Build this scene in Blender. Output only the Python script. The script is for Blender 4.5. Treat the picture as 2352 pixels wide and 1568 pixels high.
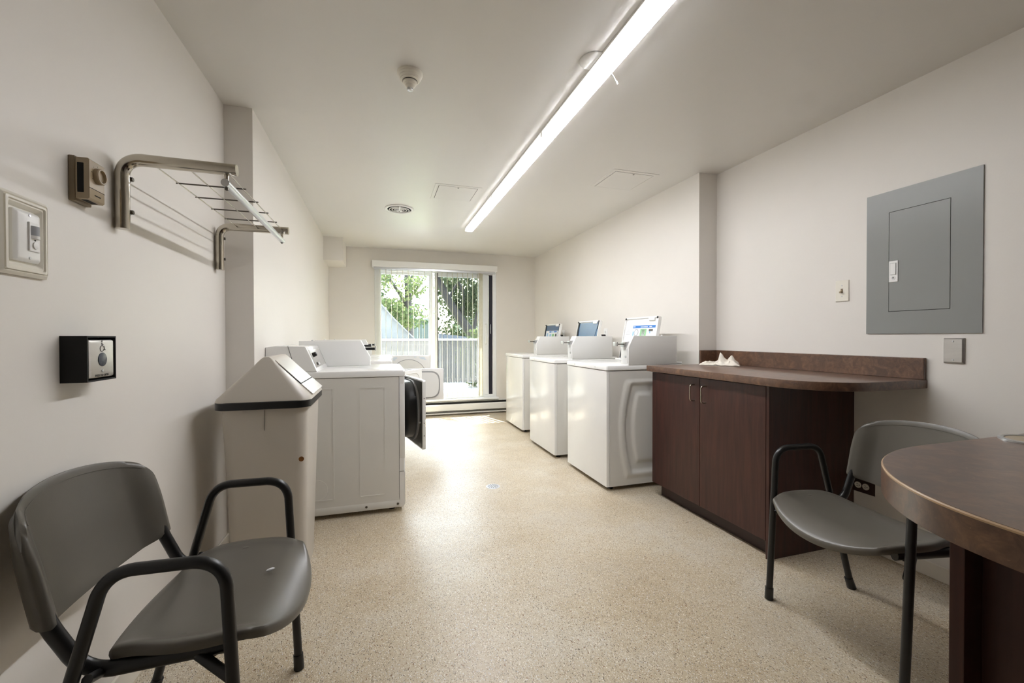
import bpy, bmesh, math, random
from mathutils import Vector, Matrix, noise
from math import sin, cos, pi, radians, sqrt, exp

random.seed(7)
SC = bpy.context.scene
COL = SC.collection
for o in list(bpy.data.objects):
    bpy.data.objects.remove(o, do_unlink=True)

# ------------------------------------------------------------------ camera
cam_d = bpy.data.cameras.new('camera')
cam = bpy.data.objects.new('camera', cam_d)
COL.objects.link(cam)
cam_d.sensor_fit = 'HORIZONTAL'
cam_d.sensor_width = 36.0
cam_d.lens = 982.44 / 2352 * 36.0
cam_d.clip_start = 0.02
yaw, pitch, roll = radians(17.229), radians(-0.586), radians(-0.099)
f_ = Vector((sin(yaw) * cos(pitch), cos(yaw) * cos(pitch), sin(pitch)))
r_ = Vector((cos(yaw), -sin(yaw), 0))
u_ = r_.cross(f_)
rr = cos(roll) * r_ + sin(roll) * u_
uu = -sin(roll) * r_ + cos(roll) * u_
cam.matrix_world = Matrix(((rr.x, uu.x, -f_.x, 0), (rr.y, uu.y, -f_.y, 0), (rr.z, uu.z, -f_.z, 1.11), (0, 0, 0, 1)))
SC.camera = cam

# ------------------------------------------------------------------ world, sun, exposure
W = bpy.data.worlds.new('world')
SC.world = W
W.use_nodes = True
wn = W.node_tree.nodes
wl = W.node_tree.links
sky = wn.new('ShaderNodeTexSky')
sky.sky_type = 'NISHITA'
sky.sun_disc = False
sky.sun_elevation = radians(52)
sky.sun_rotation = radians(-18)
sky.air_density = 1.6
sky.dust_density = 3.0
bg = wn['Background']
bg.inputs['Strength'].default_value = 4.2
hs = wn.new('ShaderNodeHueSaturation')
hs.inputs['Saturation'].default_value = 0.6
wl.new(sky.outputs['Color'], hs.inputs['Color'])
wl.new(hs.outputs['Color'], bg.inputs['Color'])

sun_d = bpy.data.lights.new('sun', 'SUN')
sun = bpy.data.objects.new('sun', sun_d)
COL.objects.link(sun)
sun_d.energy = 34.0
sun_d.angle = radians(0.6)
sun_d.color = (1.0, 0.96, 0.9)
SUN_DIR = Vector((0.31 * cos(radians(52)), -0.95 * cos(radians(52)), -sin(radians(52))))
sun.rotation_euler = SUN_DIR.to_track_quat('-Z', 'Y').to_euler()
sun.location = (-3, 12, 9)

LAMP_EMIT = 37.0
SC.view_settings.view_transform = 'Standard'
SC.view_settings.look = 'None'
SC.view_settings.gamma = 1.0
SC.view_settings.use_curve_mapping = False
SC.view_settings.exposure = 0.97
SC.cycles.max_bounces = 12
SC.cycles.diffuse_bounces = 8
SC.cycles.glossy_bounces = 5
SC.cycles.transparent_max_bounces = 24
SC.cycles.sample_clamp_indirect = 6.0

# ------------------------------------------------------------------ materials
def srgb(r, g, b):
    f = lambda c: c / 12.92 if c <= 0.04045 else ((c + 0.055) / 1.055) ** 2.4
    return (f(r / 255), f(g / 255), f(b / 255), 1.0)

class NT:
    def __init__(s, name):
        s.m = bpy.data.materials.new(name)
        s.m.use_nodes = True
        s.t = s.m.node_tree
        s.b = s.t.nodes['Principled BSDF']
        s.out = s.t.nodes['Material Output']
    def n(s, typ, **kw):
        nd = s.t.nodes.new(typ)
        for k, v in kw.items():
            if k in nd.inputs:
                nd.inputs[k].default_value = v
            else:
                setattr(nd, k, v)
        return nd
    def l(s, a, b):
        s.t.links.new(a, b)
    def ramp(s, stops, interp='LINEAR'):
        nd = s.t.nodes.new('ShaderNodeValToRGB')
        cr = nd.color_ramp
        cr.interpolation = interp
        while len(cr.elements) < len(stops):
            cr.elements.new(0.5)
        for e, (p, c) in zip(cr.elements, stops):
            e.position = p
            e.color = c
        return nd
    def coord(s, scale=(1, 1, 1)):
        tc = s.n('ShaderNodeTexCoord')
        mp = s.n('ShaderNodeMapping')
        mp.inputs['Scale'].default_value = scale
        s.l(tc.outputs['Object'], mp.inputs['Vector'])
        return mp.outputs['Vector']

def plain(name, col, rough=0.5, metal=0.0, var=0.04, nscale=6.0, bump=0.0, bscale=60.0, coat=0.0, spec=0.5, stretch=(1, 1, 1), rvar=0.06):
    """a painted / plastic / metal surface with slight uneven colour and gloss"""
    t = NT(name)
    v = t.coord(stretch)
    nz = t.n('ShaderNodeTexNoise', Scale=nscale, Detail=4.0, Roughness=0.6)
    t.l(v, nz.inputs['Vector'])
    lo = tuple(max(0, c * (1 - var)) for c in col[:3]) + (1,)
    hi = tuple(min(1, c * (1 + var)) for c in col[:3]) + (1,)
    rp = t.ramp([(0.35, lo), (0.65, hi)])
    t.l(nz.outputs['Fac'], rp.inputs['Fac'])
    t.l(rp.outputs['Color'], t.b.inputs['Base Color'])
    mr = t.n('ShaderNodeMapRange')
    mr.inputs['To Min'].default_value = max(0.02, rough - rvar)
    mr.inputs['To Max'].default_value = min(1, rough + rvar)
    t.l(nz.outputs['Fac'], mr.inputs['Value'])
    t.l(mr.outputs['Result'], t.b.inputs['Roughness'])
    t.b.inputs['Metallic'].default_value = metal
    t.b.inputs['Specular IOR Level'].default_value = spec
    t.b.inputs['Coat Weight'].default_value = coat
    t.b.inputs['Coat Roughness'].default_value = 0.12
    if bump:
        n2 = t.n('ShaderNodeTexNoise', Scale=bscale, Detail=3.0)
        t.l(v, n2.inputs['Vector'])
        bp = t.n('ShaderNodeBump', Strength=bump, Distance=0.004)
        t.l(n2.outputs['Fac'], bp.inputs['Height'])
        t.l(bp.outputs['Normal'], t.b.inputs['Normal'])
    return t.m

M = {}
M['wall'] = plain('wall_paint', srgb(227, 223, 217), 0.42, var=0.015, nscale=1.5, bump=0.06, bscale=90, spec=0.35)
M['ceiling'] = plain('ceiling_paint', srgb(222, 220, 216), 0.38, var=0.012, nscale=1.2, bump=0.04, bscale=70, spec=0.4)
M['trim'] = plain('trim_paint', srgb(226, 220, 208), 0.38, var=0.02)
M['enamel'] = plain('white_enamel', srgb(232, 232, 230), 0.16, var=0.012, nscale=3, coat=0.3, rvar=0.04)
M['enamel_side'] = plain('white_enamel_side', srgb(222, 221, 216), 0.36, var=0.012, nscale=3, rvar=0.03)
M['coin_grey'] = plain('coin_box_enamel', srgb(222, 222, 220), 0.36, var=0.012, nscale=4, rvar=0.03)
M['white_plastic'] = plain('white_plastic', srgb(234, 234, 232), 0.36, var=0.01, rvar=0.03)
M['ivory_plastic'] = plain('ivory_plastic', srgb(230, 226, 214), 0.38, var=0.02)
M['vinyl_white'] = plain('white_vinyl', srgb(236, 238, 240), 0.38, var=0.01, rvar=0.04)
M['chrome'] = plain('polished_steel', srgb(190, 184, 172), 0.14, metal=1.0, var=0.05, nscale=20, rvar=0.05)
M['steel'] = plain('brushed_steel', srgb(198, 196, 192), 0.42, metal=0.85, var=0.03, nscale=14, stretch=(1, 1, 6), rvar=0.03)
M['steel_dark'] = plain('dark_steel', srgb(96, 92, 84), 0.35, metal=0.8, var=0.08, nscale=14)
M['alu'] = plain('satin_aluminium', srgb(206, 208, 210), 0.32, metal=0.95, var=0.02, nscale=4, rvar=0.015)
M['nickel'] = plain('satin_nickel', srgb(190, 182, 168), 0.28, metal=1.0, var=0.03)
M['black_metal'] = plain('black_powder_coat', srgb(22, 22, 22), 0.36, rvar=0.03, var=0.08, bump=0.02, bscale=300)
M['black_plastic'] = plain('black_plastic', srgb(18, 18, 18), 0.36, rvar=0.03, var=0.08)
M['black_matte'] = plain('black_matte', srgb(10, 9, 8), 0.7, var=0.1)
M['rubber'] = plain('grey_rubber', srgb(150, 150, 150), 0.55, var=0.04)
M['grey_dark'] = plain('dark_grey_enamel', srgb(74, 74, 70), 0.35, var=0.05)
M['panel_grey'] = plain('grey_panel_enamel', srgb(140, 142, 140), 0.32, var=0.01, nscale=4, rvar=0.01)
M['taupe'] = plain('taupe_plastic', srgb(164, 148, 122), 0.38, var=0.03)
M['taupe_dark'] = plain('dark_taupe_plastic', srgb(128, 112, 88), 0.42, var=0.04)
M['chair'] = plain('grey_polypropylene', srgb(92, 88, 80), 0.33, var=0.03, nscale=9, bump=0.05, bscale=500, rvar=0.03)
M['bin'] = plain('bin_enamel', srgb(196, 190, 180), 0.34, var=0.008, nscale=2, rvar=0.005)
M['rust'] = plain('rusty_hole', srgb(120, 76, 28), 0.8, var=0.25, nscale=60)
M['navy_trim'] = plain('dark_gasket', srgb(26, 24, 40), 0.45, var=0.1)
M['slot'] = plain('dark_gap', srgb(16, 15, 14), 0.8, var=0.1)
M['lid_blue'] = plain('blue_moulded_plastic', srgb(70, 98, 128), 0.22, var=0.06, nscale=4)
M['print_blue'] = plain('blue_print', srgb(38, 116, 196), 0.4, var=0.02)
M['print_sky'] = plain('pale_blue_print', srgb(150, 190, 220), 0.4, var=0.03)
M['print_green'] = plain('green_print', srgb(140, 192, 142), 0.4, var=0.03)
M['print_grey'] = plain('grey_print', srgb(150, 152, 156), 0.5, var=0.03)
M['print_red'] = plain('dark_red_print', srgb(126, 60, 68), 0.5, var=0.03)
M['paper'] = plain('label_paper', srgb(232, 234, 236), 0.45, var=0.01)
M['navy_button'] = plain('slate_blue_button', srgb(58, 66, 78), 0.3, var=0.05)
M['engraved'] = plain('engraved_mark', srgb(86, 84, 80), 0.5, var=0.05)
M['tan'] = plain('tan_laminate_core', srgb(190, 160, 126), 0.38, var=0.06, nscale=30)
M['cloth'] = plain('off_white_cloth', srgb(236, 230, 218), 0.9, var=0.03, nscale=30, bump=0.3, bscale=260)
M['stucco'] = plain('pale_grey_stucco', srgb(106, 109, 110), 0.85, var=0.06, nscale=30, bump=0.4, bscale=120)
M['concrete'] = plain('patio_concrete', srgb(138, 135, 130), 0.9, var=0.08, nscale=8, bump=0.2)
M['fence'] = plain('weathered_grey_boards', srgb(94, 93, 92), 0.75, var=0.1, nscale=8, stretch=(6, 6, 1))
M['rail_white'] = plain('white_rail_paint', srgb(236, 236, 236), 0.4, var=0.02)
M['roof'] = plain('grey_roofing', srgb(92, 94, 98), 0.85, var=0.1, nscale=12)
M['siding'] = plain('grey_blue_siding', srgb(64, 67, 68), 0.8, var=0.06, nscale=6)
M['bark'] = plain('grey_brown_bark', srgb(44, 39, 36), 0.9, var=0.2, nscale=14, bump=0.6, bscale=30)
M['lawn'] = plain('garden_grass', srgb(110, 132, 74), 0.95, var=0.25, nscale=20)
M['floor_drain_blue'] = plain('drain_metal', srgb(196, 198, 202), 0.4, metal=0.3, var=0.05)

def m_wood():
    t = NT('dark_cherry_laminate')
    v = t.coord((14, 14, 1.1))
    n1 = t.n('ShaderNodeTexNoise', Scale=3.0, Detail=6.0, Roughness=0.62, Distortion=0.6)
    t.l(v, n1.inputs['Vector'])
    rp = t.ramp([(0.3, srgb(48, 24, 19)), (0.5, srgb(60, 31, 25)), (0.72, srgb(72, 39, 31))])
    t.l(n1.outputs['Fac'], rp.inputs['Fac'])
    t.l(rp.outputs['Color'], t.b.inputs['Base Color'])
    t.b.inputs['Roughness'].default_value = 0.34
    t.b.inputs['Specular IOR Level'].default_value = 0.45
    return t.m
M['wood'] = m_wood()
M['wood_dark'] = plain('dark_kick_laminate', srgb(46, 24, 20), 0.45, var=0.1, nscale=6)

def m_counter():
    t = NT('mottled_brown_laminate')
    v = t.coord()
    n1 = t.n('ShaderNodeTexNoise', Scale=24.0, Detail=8.0, Roughness=0.7, Distortion=1.2)
    n2 = t.n('ShaderNodeTexNoise', Scale=7.0, Detail=4.0, Roughness=0.6)
    n3 = t.n('ShaderNodeTexNoise', Scale=110.0, Detail=2.0, Distortion=2.0)
    for n in (n1, n2, n3):
        t.l(v, n.inputs['Vector'])
    rp = t.ramp([(0.28, srgb(52, 36, 28)), (0.47, srgb(88, 62, 47)), (0.60, srgb(116, 84, 62)), (0.78, srgb(152, 114, 86))])
    t.l(n1.outputs['Fac'], rp.inputs['Fac'])
    rp2 = t.ramp([(0.35, srgb(82, 66, 58)), (0.65, srgb(110, 78, 56))])
    t.l(n2.outputs['Fac'], rp2.inputs['Fac'])
    mx = t.n('ShaderNodeMixRGB', blend_type='MIX')
    mx.inputs[0].default_value = 0.32
    t.l(rp.outputs['Color'], mx.inputs[1])
    t.l(rp2.outputs['Color'], mx.inputs[2])
    sp = t.ramp([(0.72, (0, 0, 0, 1)), (0.78, (0.4, 0.4, 0.4, 1))])
    t.l(n3.outputs['Fac'], sp.inputs['Fac'])
    mx2 = t.n('ShaderNodeMixRGB', blend_type='MIX')
    t.l(sp.outputs['Color'], mx2.inputs[0])
    t.l(mx.outputs['Color'], mx2.inputs[1])
    mx2.inputs[2].default_value = srgb(176, 140, 110)
    t.l(mx2.outputs['Color'], t.b.inputs['Base Color'])
    t.b.inputs['Roughness'].default_value = 0.36
    t.b.inputs['Coat Weight'].default_value = 0.45
    t.b.inputs['Coat Roughness'].default_value = 0.3
    return t.m
M['counter'] = m_counter()

def m_floor():
    t = NT('speckled_terrazzo')
    v = t.coord()
    base = t.n('ShaderNodeTexNoise', Scale=2.2, Detail=5.0, Roughness=0.6)
    t.l(v, base.inputs['Vector'])
    bc = t.ramp([(0.3, srgb(177, 161, 134)), (0.5, srgb(188, 174, 149)), (0.7, srgb(198, 189, 171))])
    t.l(base.outputs['Fac'], bc.inputs['Fac'])
    cur = bc.outputs['Color']
    warp = t.n('ShaderNodeTexNoise', Scale=60.0, Detail=2.0)
    t.l(v, warp.inputs['Vector'])
    wmix = t.n('ShaderNodeMixRGB', blend_type='ADD')
    wmix.inputs[0].default_value = 0.012
    t.l(v, wmix.inputs[1])
    t.l(warp.outputs['Color'], wmix.inputs[2])
    # flakes: voronoi cells, a random share of them coloured
    for scale, lo, hi, colr, rnd in ((400, 0.0, 0.24, srgb(146, 120, 88), 0), (370, 0.0, 0.24, srgb(232, 226, 214), 1), (290, 0.0, 0.09, srgb(92, 76, 60), 2),
                                     (430, 0.0, 0.12, srgb(58, 50, 45), 0), (230, 0.0, 0.03, srgb(122, 84, 52), 1), (330, 0.0, 0.10, srgb(206, 206, 206), 2)):
        vo = t.n('ShaderNodeTexVoronoi', Scale=float(scale))
        vo.feature = 'F1'
        mp = t.n('ShaderNodeMapping')
        mp.inputs['Location'].default_value = (rnd * 3.7, scale * .13, 0)
        mp.inputs['Rotation'].default_value = (0, 0, rnd * 1.1 + scale)
        mp.inputs['Scale'].default_value = (1, 0.42, 1)
        t.l(wmix.outputs['Color'], mp.inputs['Vector'])
        t.l(mp.outputs['Vector'], vo.inputs['Vector'])
        sp = t.n('ShaderNodeSeparateColor')
        t.l(vo.outputs['Color'], sp.inputs['Color'])
        lt = t.n('ShaderNodeMath', operation='LESS_THAN')
        lt.inputs[1].default_value = hi
        t.l(sp.outputs[rnd], lt.inputs[0])
        d = t.n('ShaderNodeMath', operation='LESS_THAN')
        d.inputs[1].default_value = 0.42
        t.l(vo.outputs['Distance'], d.inputs[0])
        mu = t.n('ShaderNodeMath', operation='MULTIPLY')
        t.l(lt.outputs[0], mu.inputs[0])
        t.l(d.outputs[0], mu.inputs[1])
        mu2 = t.n('ShaderNodeMath', operation='MULTIPLY')
        mu2.inputs[1].default_value = 0.9
        t.l(mu.outputs[0], mu2.inputs[0])
        mx = t.n('ShaderNodeMixRGB', blend_type='MIX')
        t.l(mu2.outputs[0], mx.inputs[0])
        t.l(cur, mx.inputs[1])
        mx.inputs[2].default_value = colr
        cur = mx.outputs['Color']
    # wear: greyish traffic patches
    w = t.n('ShaderNodeTexNoise', Scale=1.3, Detail=6.0, Roughness=0.65)
    t.l(v, w.inputs['Vector'])
    wr = t.ramp([(0.52, (0, 0, 0, 1)), (0.75, (0.45, 0.45, 0.45, 1))])
    t.l(w.outputs['Fac'], wr.inputs['Fac'])
    mx = t.n('ShaderNodeMixRGB', blend_type='MIX')
    t.l(wr.outputs['Color'], mx.inputs[0])
    t.l(cur, mx.inputs[1])
    mx.inputs[2].default_value = srgb(176, 168, 156)
    t.l(mx.outputs['Color'], t.b.inputs['Base Color'])
    rg = t.n('ShaderNodeMapRange')
    rg.inputs['To Min'].default_value = 0.31
    rg.inputs['To Max'].default_value = 0.45
    n2 = t.n('ShaderNodeTexNoise', Scale=9.0, Detail=6.0)
    t.l(v, n2.inputs['Vector'])
    t.l(n2.outputs['Fac'], rg.inputs['Value'])
    t.l(rg.outputs['Result'], t.b.inputs['Roughness'])
    t.b.inputs['Coat Weight'].default_value = 0.12
    t.b.inputs['Coat Roughness'].default_value = 0.3
    t.b.inputs['Specular IOR Level'].default_value = 0.4
    bp = t.n('ShaderNodeBump', Strength=0.05, Distance=0.003)
    n3 = t.n('ShaderNodeTexNoise', Scale=40.0, Detail=4.0)
    t.l(v, n3.inputs['Vector'])
    t.l(n3.outputs['Fac'], bp.inputs['Height'])
    t.l(bp.outputs['Normal'], t.b.inputs['Normal'])
    return t.m
M['floor'] = m_floor()

def m_emit(name, col, s):
    t = NT(name)
    t.b.inputs['Base Color'].default_value = col
    t.b.inputs['Emission Color'].default_value = col
    t.b.inputs['Emission Strength'].default_value = s
    t.b.inputs['Roughness'].default_value = 0.4
    return t.m
M['lamp'] = m_emit('lit_lamp_lens', (0.965, 0.968, 1.0, 1), LAMP_EMIT)
M['lamp_side'] = m_emit('lit_lens_side', (1.0, 1.0, 1.0, 1), 0.40)

def m_glass(name, tint, refl):
    t = NT(name)
    t.t.nodes.remove(t.b)
    tr = t.n('ShaderNodeBsdfTransparent')
    tr.inputs['Color'].default_value = tint
    gl = t.n('ShaderNodeBsdfGlossy', Roughness=0.02)
    fr = t.n('ShaderNodeLayerWeight', Blend=0.25)
    mu = t.n('ShaderNodeMapRange')
    mu.inputs['To Min'].default_value = 0.05
    mu.inputs['To Max'].default_value = 0.5 * refl
    t.l(fr.outputs['Facing'], mu.inputs['Value'])
    mx = t.n('ShaderNodeMixShader')
    t.l(mu.outputs[0], mx.inputs[0])
    t.l(tr.outputs[0], mx.inputs[1])
    t.l(gl.outputs[0], mx.inputs[2])
    t.l(mx.outputs[0], t.out.inputs['Surface'])
    return t.m
M['glass'] = m_glass('window_glass', (0.84, 0.87, 0.87, 1), 1.0)
M['glass_screen'] = m_glass('screened_glass', (0.56, 0.59, 0.60, 1), 1.0)

def m_vane():
    t = NT('translucent_vinyl_vane')
    t.t.nodes.remove(t.b)
    df = t.n('ShaderNodeBsdfDiffuse')
    tl = t.n('ShaderNodeBsdfTranslucent')
    v = t.coord()
    nz = t.n('ShaderNodeTexNoise', Scale=30.0, Detail=2.0)
    t.l(v, nz.inputs['Vector'])
    rp = t.ramp([(0.3, srgb(214, 209, 194)), (0.7, srgb(224, 220, 208))])
    t.l(nz.outputs['Fac'], rp.inputs['Fac'])
    t.l(rp.outputs['Color'], df.inputs['Color'])
    t.l(rp.outputs['Color'], tl.inputs['Color'])
    mx = t.n('ShaderNodeMixShader')
    mx.inputs[0].default_value = 0.55
    t.l(df.outputs[0], mx.inputs[1])
    t.l(tl.outputs[0], mx.inputs[2])
    t.l(mx.outputs[0], t.out.inputs['Surface'])
    return t.m
M['vane'] = m_vane()

def m_leaf(name, a, b):
    t = NT(name)
    t.t.nodes.remove(t.b)
    v = t.coord()
    nz = t.n('ShaderNodeTexNoise', Scale=3.0, Detail=3.0)
    t.l(v, nz.inputs['Vector'])
    rp = t.ramp([(0.35, a), (0.65, b)])
    t.l(nz.outputs['Fac'], rp.inputs['Fac'])
    df = t.n('ShaderNodeBsdfDiffuse')
    tl = t.n('ShaderNodeBsdfTranslucent')
    t.l(rp.outputs['Color'], df.inputs['Color'])
    t.l(rp.outputs['Color'], tl.inputs['Color'])
    mx = t.n('ShaderNodeMixShader')
    mx.inputs[0].default_value = 0.5
    t.l(df.outputs[0], mx.inputs[1])
    t.l(tl.outputs[0], mx.inputs[2])
    t.l(mx.outputs[0], t.out.inputs['Surface'])
    return t.m
M['leaf'] = m_leaf('maple_leaf', srgb(56, 70, 50), srgb(98, 106, 66))
M['leaf_dark'] = m_leaf('dark_leaf', srgb(40, 47, 36), srgb(68, 76, 52))

# ------------------------------------------------------------------ mesh helpers
def B():
    return bmesh.new()

def box(bm, x0, x1, y0, y1, z0, z1, bev=0.0, seg=2):
    r = bmesh.ops.create_cube(bm, size=1.0)
    vs = r['verts']
    for v in vs:
        v.co = Vector((x0 + (v.co.x + .5) * (x1 - x0), y0 + (v.co.y + .5) * (y1 - y0), z0 + (v.co.z + .5) * (z1 - z0)))
    if bev > 0:
        es = list({e for v in vs for e in v.link_edges})
        bmesh.ops.bevel(bm, geom=es, offset=bev, segments=seg, profile=0.5, affect='EDGES')
    return bm

def frames(path):
    """parallel-transport frames along a path"""
    n = len(path)
    T = []
    for i in range(n):
        a = path[max(i - 1, 0)]
        b = path[min(i + 1, n - 1)]
        T.append((b - a).normalized())
    up = Vector((0, 0, 1)) if abs(T[0].z) < .9 else Vector((1, 0, 0))
    N = (up - T[0] * up.dot(T[0])).normalized()
    out = []
    for t in T:
        N = (N - t * N.dot(t)).normalized()
        out.append((t, N, t.cross(N)))
    return out

def tube(bm, path, r, seg=12, cap=True, ry=None):
    path = [Vector(p) for p in path]
    fr = frames(path)
    rings = []
    for i, (p, (t, n, b)) in enumerate(zip(path, fr)):
        rad = r[i] if isinstance(r, (list, tuple)) else r
        r2 = rad if ry is None else ry
        rings.append([bm.verts.new(p + n * (rad * cos(2 * pi * k / seg)) + b * (r2 * sin(2 * pi * k / seg))) for k in range(seg)])
    for a, c in zip(rings, rings[1:]):
        for k in range(seg):
            bm.faces.new((a[k], a[(k + 1) % seg], c[(k + 1) % seg], c[k]))
    if cap:
        bm.faces.new(rings[0][::-1])
        bm.faces.new(rings[-1])
    return bm

def arc_path(pts, rad, n=7):
    """polyline with rounded corners"""
    pts = [Vector(p) for p in pts]
    out = [pts[0]]
    for i in range(1, len(pts) - 1):
        a, b, c = pts[i - 1], pts[i], pts[i + 1]
        d1 = (a - b).normalized()
        d2 = (c - b).normalized()
        ang = d1.angle(d2)
        rr_ = rad[i - 1] if isinstance(rad, (list, tuple)) else rad
        tl = min(rr_ / math.tan(ang / 2), (a - b).length * .49, (c - b).length * .49)
        p0, p1 = b + d1 * tl, b + d2 * tl
        for k in range(n + 1):
            s = k / n
            q = (1 - s) ** 2 * p0 + 2 * s * (1 - s) * (b + (p0 + p1 - 2 * b) * 0.08) + s * s * p1
            out.append(q)
    out.append(pts[-1])
    return out

def lathe(bm, prof, seg=32, at=(0, 0, 0), axis='z', cap0=True, cap1=True):
    """revolve (radius, height) profile"""
    at = Vector(at)
    rings = []
    for rd, h in prof:
        ring = []
        for k in range(seg):
            a = 2 * pi * k / seg
            c, s = rd * cos(a), rd * sin(a)
            p = {'z': Vector((c, s, h)), 'x': Vector((h, c, s)), 'y': Vector((s, h, c))}[axis]
            ring.append(bm.verts.new(at + p))
        rings.append(ring)
    for a, b in zip(rings, rings[1:]):
        for k in range(seg):
            bm.faces.new((a[k], a[(k + 1) % seg], b[(k + 1) % seg], b[k]))
    if cap0:
        bm.faces.new(rings[0][::-1])
    if cap1:
        bm.faces.new(rings[-1])
    return bm

def prism(bm, poly, lo, hi, axis='z', bev=0.0, seg=2):
    """extrude a 2-D polygon; axis z: (x,y), axis x: (y,z), axis y: (x,z)"""
    def P(a, b, h):
        return {'z': (a, b, h), 'x': (h, a, b), 'y': (a, h, b)}[axis]
    v0 = [bm.verts.new(P(a, b, lo)) for a, b in poly]
    v1 = [bm.verts.new(P(a, b, hi)) for a, b in poly]
    n = len(poly)
    fs = [bm.faces.new(v0[::-1]), bm.faces.new(v1)]
    for i in range(n):
        fs.append(bm.faces.new((v0[i], v0[(i + 1) % n], v1[(i + 1) % n], v1[i])))
    bmesh.ops.recalc_face_normals(bm, faces=fs)
    if bev:
        es = [e for f in fs[:2] for e in f.edges]
        bmesh.ops.bevel(bm, geom=list(set(es)), offset=bev, segments=seg, profile=.5, affect='EDGES')
    return bm

def loft(bm, rings, closed=True, cap=True):
    R = [[bm.verts.new(p) for p in ring] for ring in rings]
    n = len(R[0])
    for a, b in zip(R, R[1:]):
        for k in range(n if closed else n - 1):
            bm.faces.new((a[k], a[(k + 1) % n], b[(k + 1) % n], b[k]))
    if cap and closed:
        bm.faces.new(R[0][::-1])
        bm.faces.new(R[-1])
    return bm

def rrect(x0, x1, y0, y1, r, n=5):
    """rounded rectangle outline, counter-clockwise"""
    out = []
    for cx, cy, a0 in ((x1 - r, y1 - r, 0), (x0 + r, y1 - r, pi / 2), (x0 + r, y0 + r, pi), (x1 - r, y0 + r, 1.5 * pi)):
        for k in range(n + 1):
            a = a0 + pi / 2 * k / n
            out.append((cx + r * cos(a), cy + r * sin(a)))
    return out

def ring_frame(bm, out_poly, in_poly, lo, hi, axis='x'):
    """a flat frame between two outlines with the same point count"""
    def P(a, b, h):
        return {'z': (a, b, h), 'x': (h, a, b), 'y': (a, h, b)}[axis]
    n = len(out_poly)
    O0 = [bm.verts.new(P(a, b, lo)) for a, b in out_poly]
    O1 = [bm.verts.new(P(a, b, hi)) for a, b in out_poly]
    I0 = [bm.verts.new(P(a, b, lo)) for a, b in in_poly]
    I1 = [bm.verts.new(P(a, b, hi)) for a, b in in_poly]
    fs = []
    for i in range(n):
        j = (i + 1) % n
        fs += [bm.faces.new((O0[i], O0[j], O1[j], O1[i])), bm.faces.new((I0[j], I0[i], I1[i], I1[j])),
               bm.faces.new((O1[i], O1[j], I1[j], I1[i])), bm.faces.new((O0[j], O0[i], I0[i], I0[j]))]
    bmesh.ops.recalc_face_normals(bm, faces=fs)
    return bm

def obj(name, bm, mat, parent=None, smooth=None, world=True, recalc=True):
    """link a bmesh as ONE mesh object; world=True: coordinates are the world's, shifted under the parent"""
    if recalc:
        bmesh.ops.recalc_face_normals(bm, faces=bm.faces[:])
    me = bpy.data.meshes.new(name)
    if parent is not None and world:
        root = parent
        while root.parent:
            root = root.parent
        inv = Matrix.Translation(-root.location)
        bm.transform(inv)
    if smooth is not None:
        for f in bm.faces:
            f.smooth = True
        lim = radians(smooth)
        for e in bm.edges:
            if len(e.link_faces) == 2 and e.calc_face_angle(0) > lim:
                e.smooth = False
    bm.to_mesh(me)
    bm.free()
    o = bpy.data.objects.new(name, me)
    COL.objects.link(o)
    me.materials.append(M[mat] if isinstance(mat, str) else mat)
    if parent is not None:
        o.parent = parent
    return o

def tag(o, label, cat, group=None):
    o['label'] = label
    o['category'] = cat
    if group:
        o['group'] = group
    return o

def thing(name, label, cat, loc=(0, 0, 0), rotz=0.0, group=None):
    o = bpy.data.objects.new(name, None)
    COL.objects.link(o)
    o.location = loc
    o.rotation_euler = (0, 0, rotz)
    o.empty_display_size = .05
    return tag(o, label, cat, group)

def struct(name, bm, mat, parent=None, smooth=None):
    o = obj(name, bm, mat, parent, smooth)
    if parent is None:
        o['kind'] = 'structure'
    return o

def copy_tree(o, parent=None):
    c = o.copy()
    COL.objects.link(c)
    c.parent = parent
    for ch in list(o.children):
        copy_tree(ch, c)
    return c

def text_mesh(body, size, depth=0.0004):
    cu = bpy.data.curves.new('txt', 'FONT')
    cu.body = body
    cu.size = size
    cu.extrude = depth
    cu.align_x = 'CENTER'
    cu.align_y = 'CENTER'
    to = bpy.data.objects.new('txt', cu)
    COL.objects.link(to)
    dg = bpy.context.evaluated_depsgraph_get()
    me = bpy.data.meshes.new_from_object(to.evaluated_get(dg))
    bm = bmesh.new()
    bm.from_mesh(me)
    bpy.data.objects.remove(to, do_unlink=True)
    bpy.data.curves.remove(cu)
    bpy.data.meshes.remove(me)
    return bm

# ------------------------------------------------------------------ room
XL, XLB, YLB = -0.771, -0.638, 2.587
XR, XRB, YRB = 2.428, 2.268, 2.625
YF, YB, ZC = 6.13, -2.2, 2.325

struct('floor', box(B(), -1.0, 2.65, YB - .2, YF + .02, -0.1, 0.0), 'floor')
struct('ceiling', box(B(), -1.0, 2.65, YB - .2, YF + .2, ZC, ZC + .12), 'ceiling')
struct('wall_left', prism(B(), [(-.95, YB - .1), (XL, YB - .1), (XL, YLB), (XLB, YLB), (XLB, YF), (-.95, YF)], 0, ZC), 'wall')
struct('wall_right', prism(B(), [(2.6, YB - .1), (2.6, YF), (XRB, YF), (XRB, YRB), (XR, YRB), (XR, YB - .1)], 0, ZC), 'wall')
struct('wall_back', box(B(), -.95, 2.6, YB - .2, YB, 0, ZC), 'wall')
struct('bounce_absorber', box(B(), -.5, 2.1, YB, YB + .05, 0, 2.15), 'wood')  # unseen dark slab added behind the camera to cut bounced light
DX0, DX1, DZ0, DZ1 = -0.06, 1.66, 0.215, 2.075
bm = B()
box(bm, -.95, DX0, YF, YF + .2, 0, ZC)
box(bm, DX1, 2.6, YF, YF + .2, 0, ZC)
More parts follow.
